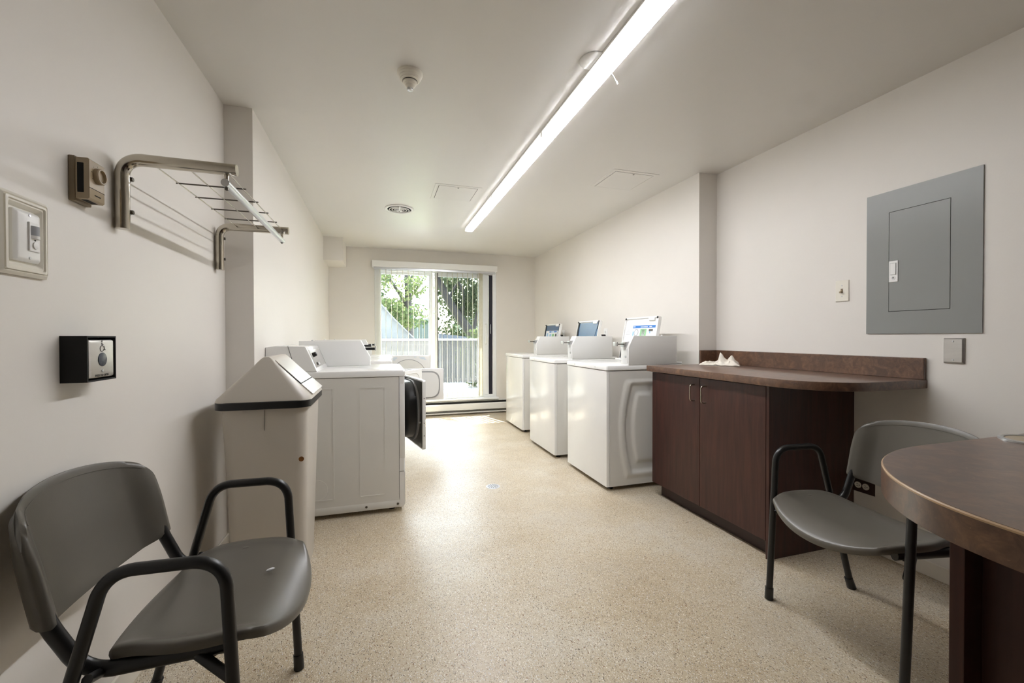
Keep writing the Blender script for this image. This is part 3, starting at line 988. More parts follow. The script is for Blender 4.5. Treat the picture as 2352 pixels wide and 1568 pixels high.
obj('leg_panel', box(B(), .82, XR - .004, .4, .418, 0, TZ0, .001), 'wood', tb)
obj('leg_panel', box(B(), .86, XR - .004, -.22, -.202, 0, TZ0, .001), 'wood', tb)
obj('apron', box(B(), .86, .878, -.202, .4, .10, TZ0, .001), 'wood', tb)
g = thing('cable_grommet', 'round silver-rimmed disc on the peninsula counter at the frame edge', 'grommet', (1.168, .468, TZ1))
obj('rim', lathe(B(), [(.050, .0), (.050, .003), (.046, .0045), (.042, .003), (.042, .001)], 36, (1.168, .468, TZ1 + .0005), cap0=False, cap1=False), 'alu', g, 40)
obj('cap', lathe(B(), [(.0425, .0), (.0425, .0022)], 36, (1.168, .468, TZ1 + .0005)), 'taupe', g)

# ------------------------------------------------------------------ washers
def side_relief(u, v):
    """embossed side panel: u front->back 0..1, v bottom->top 0..1; returns outward offset"""
    def shape(u0, u1, v0, v1, bul):
        # signed inside distance of a box with a barrel left side
        vm = (v - v0) / (v1 - v0)
        left = u0 - bul * (1 - (2 * vm - 1) ** 2) if 0 <= vm <= 1 else u0
        return min(u - left, u1 - u, (v - v0), (v1 - v))
    sm = lambda d, w: max(0, min(1, d / w + .5)) ** 2 * (3 - 2 * max(0, min(1, d / w + .5)))
    d1 = shape(.21, 1.2, .075, .91, .085)
    d2 = shape(.285, .955, .115, .885, .085)
    d3 = shape(.355, .90, .20, .80, .055)
    h = 0.009 * sm(d1, .026) - 0.015 * sm(d2, .03) + 0.012 * sm(d3, .035)
    return h

WB = {}
def washer(loc, lid, label):
    w = thing('washing_machine', label, 'washing machine', loc, group='white coin-operated washers')
    def part(name, build, mat, parent, smooth=30):
        key = name + str(mat)
        if key in WB and build is not None and name not in ('foot',):
            o = bpy.data.objects.new(name, WB[key])
            COL.objects.link(o)
            o.parent = parent
            return o
        o = obj(name, build(), mat, parent, smooth, world=False)
        WB[key] = o.data
        return o
    Wd, Dp, Ht = .685, .655, .868      # Y size, X size, cabinet top
    def cabinet():
        bm = B()
        box(bm, .022, Dp, .012, Wd - .004, .028, Ht - .004)
        # embossed near side
        n, m = 56, 64
        G = [[bm.verts.new((.026 + (Dp - .026) * i / n, .004 - side_relief(i / n, j / m), .030 + (Ht - .036) * j / m)) for j in range(m + 1)] for i in range(n + 1)]
        for i in range(n):
            for j in range(m):
                bm.faces.new((G[i][j], G[i + 1][j], G[i + 1][j + 1], G[i][j + 1]))
        # close its rim back to the box
        rim = [(.026, .030), (Dp, .030), (Dp, Ht - .006), (.026, Ht - .006)]
        ring_frame(bm, rim, [(a + (.004 if k in (0, 3) else -.004), b) for k, (a, b) in enumerate(rim)], .0045, .014, 'y')
        return bm
    part('cabinet', cabinet, 'enamel_side', w, 40)
    def front():
        bm = B()
        out = [(.024, .006), (.010, .006), (.003, .010), (0, .020), (0, Wd - .020), (.003, Wd - .010), (.010, Wd - .006), (.024, Wd - .006)]
        prism(bm, out, .030, Ht - .004)
        return bm
    part('front_panel', front, 'enamel', w, 40)
    def deck():
        bm = B()
        rings = []
        for ins, z in ((.004, Ht), (0, Ht + .004), (0, Ht + .026), (.004, Ht + .034), (.012, Ht + .037)):
            rings.append([(a, b, z) for a, b in rrect(-.004 + ins, Dp - ins, ins, Wd - ins, .014, 4)])
        loft(bm, rings)
        return bm
    dk = part('top_deck', deck, 'enamel', w, 40)
    for y in (.17, .52):
        part('screw', lambda y=y: lathe(B(), [(.005, -.003), (.0045, -.0055)], 10, (0, y, Ht + .018), 'x'), 'steel_dark', dk) if False else obj('screw', lathe(B(), [(.005, -.003), (.0045, -.0062)], 10, (0, y, Ht + .018), 'x'), 'alu', dk, world=False)
    DZ = Ht + .037
    for x, y in ((.06, .06), (.06, Wd - .06), (Dp - .06, .06), (Dp - .06, Wd - .06)):
        o = bpy.data.objects.new('foot', WB['foot']) if 'foot' in WB else None
        if o is None:
            o = obj('foot', lathe(B(), [(.02, 0), (.02, .008), (.010, .010), (.010, .05)], 14, (0, 0, 0)), 'black_plastic', w, 40, world=False)
            WB['foot'] = o.data
        else:
            COL.objects.link(o)
            o.parent = w
        o.location = (x, y, 0)
    # raised back rail + coin box
    part('back_rail', lambda: box(B(), .47, Dp - .01, .004, Wd - .004, DZ, DZ + .016, .004), 'coin_grey', w)
    def coin():
        bm = B()
        prof = [(.178, DZ), (.178, DZ + .128), (.222, DZ + .213), (.595, DZ + .213), (.595, DZ)]
        prism(bm, prof, .002, .105, 'y', bev=.002)
        return bm
    cb = part('coin_box', coin, 'coin_grey', w)
    part('coin_slide_housing', lambda: prism(B(), [(.16, DZ + .130), (.165, DZ + .165), (.215, DZ + .175), (.215, DZ + .145)], .028, .085, 'y', bev=.002), 'alu', cb)
    part('coin_slide', lambda: box(B(), .105, .17, .036, .078, DZ + .148, DZ + .156, .001), 'steel_dark', cb)
    part('coin_slide_grip', lambda: box(B(), .098, .107, .030, .084, DZ + .138, DZ + .168, .002), 'alu', cb)
    part('cash_door', lambda: box(B(), .1745, .1785, .016, .092, DZ + .012, DZ + .122, .001), 'coin_grey', cb)
    part('lock', lambda: lathe(B(), [(.010, -.178), (.010, -.184), (.006, -.186)], 16, (.356, .034, DZ + .05), 'x') if False else lathe(B(), [(.010, .1745), (.010, .169), (.006, .167)], 16, (0, .036, DZ + .06), 'x'), 'alu', cb, 40)
    # the raised rear console strip behind the lid
    part('console_stud', lambda: lathe(B(), [(.007, 0), (.006, .006), (.003, .008)], 12, (.50, .055, DZ + .213)), 'white_plastic', cb, 40)
    # lid, open and leaning back
    LW0, LW1, LH = .135, .610, .372
    lean = radians(11)
    ld = bpy.data.objects.new('lid_pivot', None)
    Rm = Matrix.Translation((.475, 0, DZ + .004)) @ Matrix.Rotation(lean, 4, 'Y')
    bpy.data.objects.remove(ld)
    def lidshape():
        bm = B()
        tp = rrect(LW0, LW1, 0, LH, .012, 4)
        rings = [[(.0, a, b) for a, b in tp], [(.016, a, b) for a, b in tp], [(.020, .5 * (LW0 + LW1) + (a - .5 * (LW0 + LW1)) * .985, LH / 2 + (b - LH / 2) * .985) for a, b in tp]]
        loft(bm, rings)
        # raised rim on the inner face
        ring_frame(bm, tp, rrect(LW0 + .010, LW1 - .010, .010, LH - .012, .010, 4), -.010, .0, 'x')
        # latch lug + wavy lip at the top
        box(bm, -.014, 0, LW0 + .05, LW0 + .13, LH - .034, LH - .010, .004)
        bm.transform(Rm)
        return bm
    lo = obj('lid', lidshape(), 'white_plastic', w, 40, world=False)
    for yy in (LW0 + .014, LW1 - .014):
        bm = lathe(B(), [(.009, -.010), (.009, -.015), (.006, -.017)], 14, (0, yy, LH - .012), 'x')
        bm.transform(Rm)
        obj('bumper', bm, 'black_plastic', lo, 40, world=False)
    def flat(name, y0, y1, z0, z1, mat, h=.0012, x=-.0004):
        bm = box(B(), x - h, x, y0, y1, z0, z1)
        bm.transform(Rm)
        return obj(name, bm, mat, lo, world=False)
    bm = box(B(), -.0125, -.009, LW1 - .022, LW1 - .008, .018, .12, .001)
    bm.transform(Rm)
    obj('hinge_slot', bm, 'slot', lo, world=False)
    if lid == 'white':
        flat('label_sheet', LW0 + .02, LW1 - .03, .12, .312, 'paper')
        def pr(y0, y1, z0, z1, mat):
            # y measured from the left as seen (left = high Y)
            return flat('print', LW1 - y1, LW1 - y0, z0 + .055, z1 + .055, mat, .0004, -.0016)
        pr(.125, .44, .224, .246, 'print_blue')
        pr(.125, .44, .130, .148, 'print_blue')
        pr(.240, .328, .156, .218, 'print_green')
        pr(.262, .306, .160, .214, 'paper')
        pr(.130, .152, .150, .196, 'print_sky')
        pr(.358, .412, .196, .214, 'engraved')
        pr(.366, .384, .178, .196, 'print_sky')
        bm = B()
        lathe(bm, [(.030, -.0018), (.030, -.0022), (.0245, -.0022), (.0245, -.0018)], 28, (0, LW1 - .185, .241), 'x', cap0=False, cap1=False)
        bm.transform(Rm)
        obj('print', bm, 'print_grey', lo, world=False)
        bm = B()
        for k, (z, a, b) in enumerate(((.208, .05, .085), (.196, .045, .095), (.182, .03, .108), (.172, .036, .098), (.152, .03, .10), (.146, .03, .1), (.125, .03, .105), (.119, .03, .09))):
            box(bm, -.0020, -.0016, LW1 - b, LW1 - a, z + .055, z + .0576)
        bm.transform(Rm)
        obj('small_print', bm, 'print_grey', lo, world=False)
        bm = B()
        for a, b, z in ((.13, .17, .236), (.24, .34, .233), (.36, .40, .234), (.13, .18, .138), (.235, .275, .138), (.40, .44, .138)):
            for k in range(int((b - a) / .007)):
                box(bm, -.0024, -.0020, LW1 - a - .007 * k - .005, LW1 - a - .007 * k, z + .052, z + .059)
        bm.transform(Rm)
        obj('heading_print', bm, 'paper', lo, world=False)
    else:
        bm = B()
        prism(bm, rrect(LW0 + .014, LW1 - .012, .012, LH - .02, .008, 3), -.004, .0, 'x')
        # moulded facets: two low ridges
        for a, b in (((LW1 - .03, LH - .03), (LW1 - .09, .02)), ((LW0 + .03, LH - .04), (LW0 + .12, .02))):
            tube(bm, [(-.004, a[0], a[1]), (-.004, b[0], b[1])], .004, 6)
        bm.transform(Rm)
        obj('lid_liner', bm, 'lid_blue', lo, 40, world=False)
        bm = B()
        box(bm, -.012, -.002, LW1 - .040, LW1 - .011, .01, LH - .012, .004)
        box(bm, -.012, -.002, LW0 + .011, LW0 + .026, LH - .09, LH - .012, .004)
        bm.transform(Rm)
        obj('side_seal', bm, 'black_plastic', lo, world=False)
        top = .285 if lid == 'blue_label' else .196
        flat('label_sheet', LW0 + .03, LW1 - .05, .08, top, 'paper', .0012, -.0045)
        if lid == 'blue_label':
            def pr(y0, y1, z0, z1, mat):
                return flat('print', LW1 - y1, LW1 - y0, z0, z1, mat, .0004, -.0057)
            pr(.16, .23, top - .024, top - .006, 'print_blue')
            pr(.24, .30, top - .022, top - .008, 'print_sky')
            pr(.31, .40, top - .022, top - .004, 'print_blue')
            pr(.18, .24, .09, top - .04, 'print_sky')
            pr(.26, .33, .09, top - .04, 'print_green')
            pr(.36, .40, .16, top - .04, 'engraved')
            pr(.08, .13, .10, top - .03, 'print_sky')
    return w
washer((1.553, 2.717, 0), 'white', 'white top-load washer nearest the brown cabinet, inside of lid white')
washer((1.521, 3.598, 0), 'blue', 'white top-load washer in the middle, plain dark blue lid liner')
washer((1.580, 4.690, 0), 'blue_label', 'white top-load washer nearest the window, blue lid liner with label strip')

# ------------------------------------------------------------------ dryers
def dryer(loc, label, first):
    d = thing('tumble_dryer', label, 'dryer', loc, group='white coin-operated dryers')
    Wd, Ht = .685, .865
    BX = -.79                      # back of machine (local x; front face = 0)
    P_ = lambda nm, bm, mat, par=d, sm=30: obj(nm, bm, mat, par, sm, world=False)
    bm = B()
    box(bm, BX, -.036, .004, Wd - .004, .05, Ht - .006)
    P_('cabinet', bm, 'enamel_side')
    # pressed side panels
    if first:
        for (x0, x1, z0, z1) in ((-.275, -.118, .115, .80), (-.70, -.42, .115, .80)):
            bm = B()
            ring_frame(bm, rrect(x0, x1, z0, z1, .006, 3), rrect(x0 + .008, x1 - .008, z0 + .008, z1 - .008, .004, 3), .0022, .005, 'y')
            P_('pressed_panel', bm, 'enamel_side', d, 50)
        bm = B()
        tube(bm, [(-.52 + .062 * cos(a * pi / 16), .0045, .185 + .062 * sin(a * pi / 16)) for a in range(33)], .0014, 6)
        P_('knockout_ring', bm, 'enamel_side')
    bm = B()
    box(bm, BX + .01, -.03, .003, Wd - .003, .028, .078, .006)
    P_('base_rail', bm, 'enamel_side')
    for x in (-.045, -.235):
        P_('screw', lathe(B(), [(.008, .004), (.007, .0005)], 12, (x, 0, .052), 'y'), 'steel_dark')
    # front panels
    out = lambda y0, y1: [(-.034, y0), (-.008, y0), (-.002, y0 + .004), (0, y0 + .012), (0, y1 - .012), (-.002, y1 - .004), (-.008, y1), (-.034, y1)]
    oy0, oy1, oz0, oz1 = .10, Wd - .06, .40, .80
    bm = B()
    prism(bm, [(0, .012)] and out(.002, Wd - .002), .258, .34)
    prism(bm, out(.002, Wd - .002), .815, Ht - .004)
    box(bm, -.034, 0, .002, .06, .34, .815, .002)
    box(bm, -.034, 0, Wd - .045, Wd - .002, .34, .815, .002)
    fp = P_('upper_front_panel', bm, 'enamel')
    P_('drum_opening', box(B(), -.05, -.03, .06, Wd - .045, .34, .815), 'grey_dark', fp)
    bm = B()
    prism(bm, [(-.034, .030), (-.012, .030), (0, .05), (0, .25), (-.004, .254), (-.034, .254)], .002, Wd - .002, 'y')
    P_('lower_front_panel', bm, 'enamel')
    # top
    rings = []
    for ins, z in ((.003, Ht - .003), (0, Ht), (0, Ht + .028), (.004, Ht + .035), (.010, Ht + .037)):
        rings.append([(a, b, z) for a, b in rrect(BX + ins, .004 - ins, ins, Wd - ins, .012, 4)])
    bm = B()
    loft(bm, rings)
    P_('top_deck', bm, 'enamel')
    DZ = Ht + .037
    # console with slanted face
    bm = B()
    prism(bm, [(BX, DZ), (-.512, DZ), (-.518, DZ + .012), (-.572, DZ + .146), (-.582, DZ + .154), (BX + .05, DZ + .158), (BX, DZ + .15)], .008, .545, 'y', bev=.004)
    cs = P_('console', bm, 'enamel')
    bm = B()
    prism(bm, [(-.6265, DZ), (-.6285, DZ), (-.672, DZ + .157), (-.670, DZ + .157)], .0065, .009, 'y')
    P_('console_joint', bm, 'slot', cs)
    sl = math.atan2(.054, .134)
    Rf = Matrix.Translation((-.518, 0, DZ + .012)) @ Matrix.Rotation(-sl, 4, 'Y')
    bm = box(B(), -.002, .002, .05, .515, .012, .128, .001)
    bm.transform(Rf)
    fpz = P_('face_plate', bm, 'steel', cs)
    bm = lathe(B(), [(.015, .002), (.014, .022), (.010, .026)], 18, (0, .115, .092), 'x')
    bm.transform(Rf)
    P_('knob', bm, 'black_plastic', cs, 40)
    bm = lathe(B(), [(.010, .002), (.009, .010)], 14, (0, .13, .032), 'x')
    bm.transform(Rf)
    P_('start_button', bm, 'grey_dark', cs, 40)
    bm = box(B(), .002, .0026, .20, .26, .022, .030)
    for k in range(6):
        box(bm, .002, .0026, .20 + .010 * k, .206 + .010 * k, .030, .037 + .003 * (k % 2))
    bm.transform(Rf)
    P_('emblem', bm, 'paper', cs)
    # coin box on the far end
    bm = B()
    prism(bm, [(-.219, DZ), (-.219, DZ + .062), (-.285, DZ + .182), (-.70, DZ + .182), (-.70, DZ)], .548, .68, 'y', bev=.002)
    cb = P_('coin_box', bm, 'coin_grey')
    P_('coin_slide', box(B(), -.285, -.185, .585, .640, DZ + .112, DZ + .132, .002), 'black_plastic', cb)
    P_('coin_slide_grip', box(B(), -.186, -.176, .58, .645, DZ + .108, DZ + .142, .002), 'alu', cb)
    P_('lock_stud', lathe(B(), [(.007, 0), (.006, .006), (.003, .008)], 12, (-.62, .61, DZ + .182)), 'alu', cb, 40)
    # feet
    for x, y in ((-.08, .08), (-.08, Wd - .08), (BX + .08, .08), (BX + .08, Wd - .08)):
        P_('foot', lathe(B(), [(.02, 0), (.02, .008), (.011, .010), (.011, .052)], 12, (x, y, 0)), 'black_plastic', d, 40)
    return d

d1 = dryer((.153, 2.803, 0), 'white dryer beside the bin, door ajar with black inside', True)
d2 = dryer((.106, 3.955, 0), 'white dryer in the middle of the row, D-shaped white door wide open', False)
d3 = dryer((.130, 4.70, 0), 'white dryer nearest the window, open door with a round rim', False)

def dome_bulge(bm, y0, y1, z0, z1, r, depth, face, n=6):
    rings = []
    for ins, h in ((0, 0), (.004, depth * .55), (.012, depth * .85), (.024, depth)):
        rings.append([(face - h, a, b) for a, b in rrect(y0 + ins, y1 - ins, z0 + ins, z1 - ins, max(.01, r - ins), n)])
    return loft(bm, rings)

def hinge_parts(d, hx, hy, ang, builders):
    """door modelled closed in the x=hx plane with its hinge at y=hy, swung about z by ang"""
    R = Matrix.Translation((hx, hy, 0)) @ Matrix.Rotation(ang, 4, 'Z')
    par = None
    for nm, bm, mat in builders:
        bm.transform(R)
        o = obj(nm, bm, mat, d if par is None else par, 35, world=False)
        if par is None:
            par = o
    return par

# dryer 1: dark inner face, hinge at the far side; free edge towards the camera
w_ = .585
bm = B()
prism(bm, rrect(-w_, 0, .356, .822, .014, 4), 0, .022, 'x', bev=.002)
inner = B()
prism(inner, rrect(-w_ + .012, -.008, .366, .812, .010, 4), -.003, .0, 'x')
plug = B()
dome_bulge(plug, -w_ + .075, -.05, .400, .800, .16, .095, -.002, 10)
gask = B()
ring_frame(gask, rrect(-w_ + .050, -.03, .382, .806, .19, 10), rrect(-w_ + .085, -.06, .402, .796, .165, 10), -.016, -.002, 'x')
seal = B()
ring_frame(seal, rrect(-w_ + .070, -.045, .394, .800, .175, 10), rrect(-w_ + .080, -.055, .400, .798, .17, 10), -.090, -.05, 'x')
scr = B()
for z in (.45, .535, .70):
    lathe(scr, [(.004, -w_ + .001), (.004, -w_ - .0012)], 8, (.011, 0, z), 'y') if False else box(scr, .008, .014, -w_ - .0012, -w_ + .001, z - .003, z + .003)
hinge_parts(d1, .004, .672, radians(11.5), [('door', bm, 'enamel'), ('inner_panel', inner, 'grey_dark'), ('drum_plug', plug, 'black_plastic'), ('gasket', gask, 'rubber'), ('edge_screws', scr, 'steel_dark'),
            ('catch', box(B(), -.016, -.004, -w_ + .028, -w_ + .04, .53, .54, .002), 'alu')])

def d_shape(y0, y1, z0, z1, r, n=10):
    """D outline: square at the hinge side (y1), large curve at the free side (y0)"""
    pts = [(y1, z0), (y1, z1)]
    rz = (z1 - z0) / 2
    for k in range(n + 1):
        a = pi / 2 + pi * k / n
        pts.append((y0 + r + r * cos(a), (z0 + z1) / 2 + rz * sin(a) * (1 if True else 0)))
    return pts
# dryer 2: wide white door open square to the machine, inner face with grey D gasket and label
w2 = .545
bm = B()
prism(bm, rrect(-w2, 0, .440, .778, .010, 4), 0, .026, 'x', bev=.003)
def dsq(ins):
    y0, y1, z0, z1 = -w2 + .038 + ins, -.03 - ins, .462 + ins, .752 - ins
    pts = [(y1, z0), (y1, z1)]
    for k in range(15):
        a = pi / 2 + pi * k / 14
        e = .62
        ca, sa = cos(a), sin(a)
        pts.append((y0 + .13 + .13 * (-(abs(ca) ** e)), (z0 + z1) / 2 + (z1 - z0) / 2 * (abs(sa) ** e) * (1 if sa >= 0 else -1)))
    return pts
gk = B()
ring_frame(gk, dsq(0), dsq(.013), -.006, .001, 'x')
pn = B()
prism(pn, dsq(.013), -.012, .001, 'x')
lb = B()
box(lb, -.0128, -.0118, -.345, -.275, .56, .665)
lr = B()
box(lr, -.0134, -.0126, -.345, -.275, .652, .660)
box(lr, -.0134, -.0126, -.345, -.275, .608, .613)
lt_ = B()
for k in range(9):
    box(lt_, -.0134, -.0126, -.34, -.28 - .004 * (k % 3), .566 + .0045 * k, .5682 + .0045 * k)
for k in range(5):
    box(lt_, -.0134, -.0126, -.34, -.285, .62 + .006 * k, .6225 + .006 * k)
hinge_parts(d2, .004, .640, radians(90), [('door', bm, 'enamel'), ('door_gasket', gk, 'rubber'), ('inner_panel', pn, 'enamel'), ('warning_label', lb, 'paper'), ('label_red_bars', lr, 'print_red'), ('label_print', lt_, 'print_grey')])
# second leaf on dryer 2's near side, standing ajar
w3 = .485
bm = B()
prism(bm, rrect(0, w3, .45, .79, .008, 3), 0, .02, 'x', bev=.003)
gr = B()
pts = [(.06, .755), (.33, .757), (.385, .752), (.42, .728), (.44, .69), (.45, .62)]
tube(gr, [(.0205, a, b) for a, b in pts], .0035, 6)
hinge_parts(d2, .006, .095, radians(-36), [('ajar_leaf', bm, 'enamel'), ('pressed_line', gr, 'enamel_side')])
# dryer 3: square door open, round rim and printed hints in the top corners
w4 = .475
bm = B()
prism(bm, rrect(-w4, 0, .50, .888, .008, 3), 0, .022, 'x', bev=.003)
rm_ = B()
cyy, czz, rd = -.205, .640, .205
pn = B()
prism(pn, [(cyy + rd * cos(2 * pi * k / 40), min(.875, max(.51, czz + rd * .95 * sin(2 * pi * k / 40)))) for k in range(40)], -.010, .001, 'x')
rg_ = B()
ring_frame(rg_, [(cyy + (rd + .007) * cos(2 * pi * k / 40), min(.88, max(.505, czz + (rd + .007) * .95 * sin(2 * pi * k / 40)))) for k in range(40)],
           [(cyy + rd * cos(2 * pi * k / 40), min(.875, max(.51, czz + rd * .95 * sin(2 * pi * k / 40)))) for k in range(40)], -.005, .001, 'x')
tx = B()
for y, z, ln in ((-.40, .862, .05), (-.40, .852, .06), (-.41, .842, .05), (-.42, .832, .03), (-.07, .862, .04), (-.07, .852, .05), (-.05, .842, .05), (-.05, .832, .03), (-.30, .868, .03), (-.35, .864, .02)):
    box(tx, -.0008, .0, y, y + ln, z, z + .003)
hinge_parts(d3, .004, .66, radians(90), [('door', bm, 'enamel'), ('door_dish', pn, 'enamel_side'), ('dish_rim', rg_, 'rubber'), ('printed_hints', tx, 'print_sky'), ('door_knob', lathe(B(), [(.008, -.006), (.008, -.014)], 12, (0, -w4 + .006, .882), 'x'), 'white_plastic')])

# ------------------------------------------------------------------ swing-top bin
bn = thing('swing_top_bin', 'off-white metal swing-top bin with black rim by the left wall', 'bin', (-.48, 2.33, 0))
bm = B()
rings = []
for z, x0, x1, ya, yb, r in ((.0, -.636, -.332, 2.150, 2.455, .045), (.02, -.638, -.330, 2.148, 2.458, .045), (.40, -.645, -.322, 2.136, 2.50, .045), (.80, -.660, -.314, 2.122, 2.545, .045)):
    rings.append([(a, b, z) for a, b in rrect(x0, x1, ya, yb, r, 7)])
loft(bm, rings)
obj('body', bm, 'bin', bn, 40)
obj('seam', box(B(), -.4856, -.4848, 2.1205, 2.1235, .70, .79), 'engraved', bn)
h = obj('rust_spot', lathe(B(), [(.0115, 0), (.0105, -.0008)], 14, (-.340, 2.1285, .56), 'y'), 'rust', bn)
bm = B()
rings = []
for z, g in ((.795, 0), (.797, .004), (.826, .004), (.829, 0)):
    rings.append([(a, b, z) for a, b in rrect(-.678 - g, -.304 + g, 2.108 - g, 2.568 + g, .05, 8)])
loft(bm, rings)
obj('rim', bm, 'black_plastic', bn, 40)
bm = B()
rings = []
hx0, hx1, hy0, hy1 = -.678, -.304, 2.108, 2.568
mx = (hx0 + hx1) / 2
for z, t_ in ((.828, 0), (.842, .03), (.985, .78), (1.002, .86), (1.014, .92), (1.021, .97)):
    hxw = (hx1 - hx0) / 2 * (1 - t_) + .0
    ins = .085 * t_
    rings.append([(a, b, z) for a, b in rrect(mx - hxw - .006, mx + hxw + .006, hy0 + ins, hy1 - ins * .3, max(.004, .05 * (1 - t_)), 8)])
loft(bm, rings)
hood = obj('hood', bm, 'bin', bn, 50)
# swing flap on the +X slope
s0, s1 = Vector((hx1 - .001, 0, .844)), Vector((mx + .041, 0, .985))
dirs = (s1 - s0).normalized()
nrm = Vector((dirs.z, 0, -dirs.x))
def slope_box(t0, t1, ya, yb, lo, hi, tilt=0.0):
    bm = B()
    ps = []
    for t_, dh in ((t0, -tilt), (t1, 0)):
        for y in (ya, yb):
            for hgt in (lo + dh, hi + dh):
                ps.append(s0 + (s1 - s0) * t_ + nrm * hgt + Vector((0, y, 0)))
    vs = [bm.verts.new(p_) for p_ in ps]
    for q in ((0, 1, 3, 2), (4, 6, 7, 5), (0, 4, 5, 1), (2, 3, 7, 6), (0, 2, 6, 4), (1, 5, 7, 3)):
        bm.faces.new([vs[k] for k in q])
    return bm
obj('flap_opening', slope_box(.33, 1.08, 2.20, 2.530, -.004, .0045), 'slot', bn)
obj('swing_flap', slope_box(.350, 1.10, 2.207, 2.525, -.001, .009, .003), 'bin', bn)
obj('front_lip', slope_box(-.02, .325, 2.195, 2.535, -.002, .006), 'bin', bn)

# ------------------------------------------------------------------ chairs
def make_chair(label):
    c = thing('armchair', label, 'chair', (0, 0, 0), group='grey plastic armchairs')
    P_ = lambda nm, bm, mat, par=c, sm=50: obj(nm, bm, mat, par, sm, world=False)
    HA = .639
    for s_ in (1, -1):
        pts = [(.137, s_ * .263, .012), (.106, s_ * .262, HA), (-.106, s_ * .262, HA), (-.277, s_ * .263, .012)]
        pth = arc_path(pts, .062, 10)
        fr = P_('side_frame', tube(B(), pth, .0128, 14), 'black_metal')
        P_('foot_cap', tube(B(), [(.1385, s_ * .263, 0), (.1375, s_ * .263, .004), (.135, s_ * .263, .05)], [.0155, .0165, .0155], 14), 'black_plastic', fr)
        P_('foot_cap', tube(B(), [(-.283, s_ * .263, 0), (-.281, s_ * .263, .004), (-.264, s_ * .263, .05)], [.0165, .0175, .0155], 14), 'black_plastic', fr)
        # seat rail sweeping up into the back
        pth = arc_path([(.10, s_ * .205, .418), (-.17, s_ * .210, .408), (-.226, s_ * .217, .52), (-.240, s_ * .217, .56)], [.075, .3], 9)
        P_('back_post', tube(B(), pth, .0165, 14, ry=.0125), 'black_metal')
        P_('bracket', tube(B(), [(.02, s_ * .200, .414), (.118, s_ * .256, .372)], .012, 10), 'black_metal')
        P_('side_bracket', tube(B(), [(-.14, s_ * .205, .405), (-.14, s_ * .258, .425)], .010, 10), 'black_metal')
    P_('cross_tube', tube(B(), [(.06, -.205, .405), (.06, .205, .405)], .011, 10), 'black_metal')
    P_('cross_tube', tube(B(), [(-.13, -.205, .402), (-.13, .205, .402)], .011, 10), 'black_metal')
    # seat
    NU, NV = 36, 36
    bm = B()
    def seat_p(u, v):
        # u lateral -1..1, v back(-1)..front(1): squircle mapping keeps rounded corners
        k = .44 if v > 0 else .30
        x_ = v * sqrt(max(0, 1 - k * u * u))
        y_ = u * sqrt(max(0, 1 - k * .55 * v * v * (1 if v > 0 else .8)))
        X = .025 + x_ * .185
        if v > 0:
            X += .004 * v * v * (1 - u * u)
        Y = y_ * .240 * (1 - .10 * max(0, -v) ** 2)
        z = .452 + .010 * abs(u) ** 3 - .010 * (1 - u * u)
        front = max(0, (v - .45) / .55)
        z -= .036 * front ** 2 * (1 - .75 * u * u) + .003 * front
        z += .006 * math.exp(-((v - .35) / .18) ** 2) * (1 - u * u) * 0
        back = max(0, (-v - .5) / .5)
        z -= .016 * back ** 2
        rim = max(abs(u), abs(v))
        z += .005 * max(0, (rim - .86) / .14) * (1 if rim < .97 else .2) if v < .8 else 0
        return Vector((X, Y, z))
    G = [[bm.verts.new(seat_p(-1 + 2 * i / NU, -1 + 2 * j / NV)) for j in range(NV + 1)] for i in range(NU + 1)]
    for i in range(NU):
        for j in range(NV):
            bm.faces.new((G[i][j], G[i + 1][j], G[i + 1][j + 1], G[i][j + 1]))
    # rolled skirt
    bnd = [G[i][0] for i in range(NU)] + [G[NU][j] for j in range(NV)] + [G[i][NV] for i in range(NU, 0, -1)] + [G[0][j] for j in range(NV, 0, -1)]
    prev = bnd
    cen = Vector((.03, 0, 0))
    for outw, dz in ((.004, -.004), (.005, -.012), (.002, -.024), (-.006, -.025)):
        nxt = []
        for b_, q in zip(bnd, bnd):
            dvec = Vector((b_.co.x - cen.x, b_.co.y, 0)).normalized()
            nxt.append(bm.verts.new(b_.co + dvec * outw + Vector((0, 0, dz))))
        n = len(bnd)
        for k in range(n):
            bm.faces.new((prev[k], prev[(k + 1) % n], nxt[(k + 1) % n], nxt[k]))
        prev = nxt
    # underside
    cv = bm.verts.new((.03, 0, .418))
    for k in range(len(prev)):
        bm.faces.new((prev[k], prev[(k + 1) % len(prev)], cv))
    st = P_('seat', bm, 'chair')
    for s_ in (1, -1):
        P_('seat_dimple', lathe(B(), [(.012, -.002), (.011, .0012), (.006, .0018)], 18, (.0, s_ * .208, .4545)), 'chair', st)
    # backrest: closed cross-sections, thick sleeves at the sides
    bm = B()
    NR, NY = 26, 84
    rings = []
    def ztop(y):
        a = abs(y) / .236
        return .776 - .030 * a ** 2 - .030 * a ** 6 - .03 * max(0, (a - .85) / .15) ** 2
    def zbot(y):
        a = abs(y) / .236
        return .522 - .030 * (1 - a ** 2.5)
    def xmid(y, z):
        a = min(1, abs(y) / .236)
        base = -.226 - .058 * (1 - a ** 2.2)
        return base - (z - .53) * .20 - .012 * (1 - a * a) * ((z - .53) / .25)
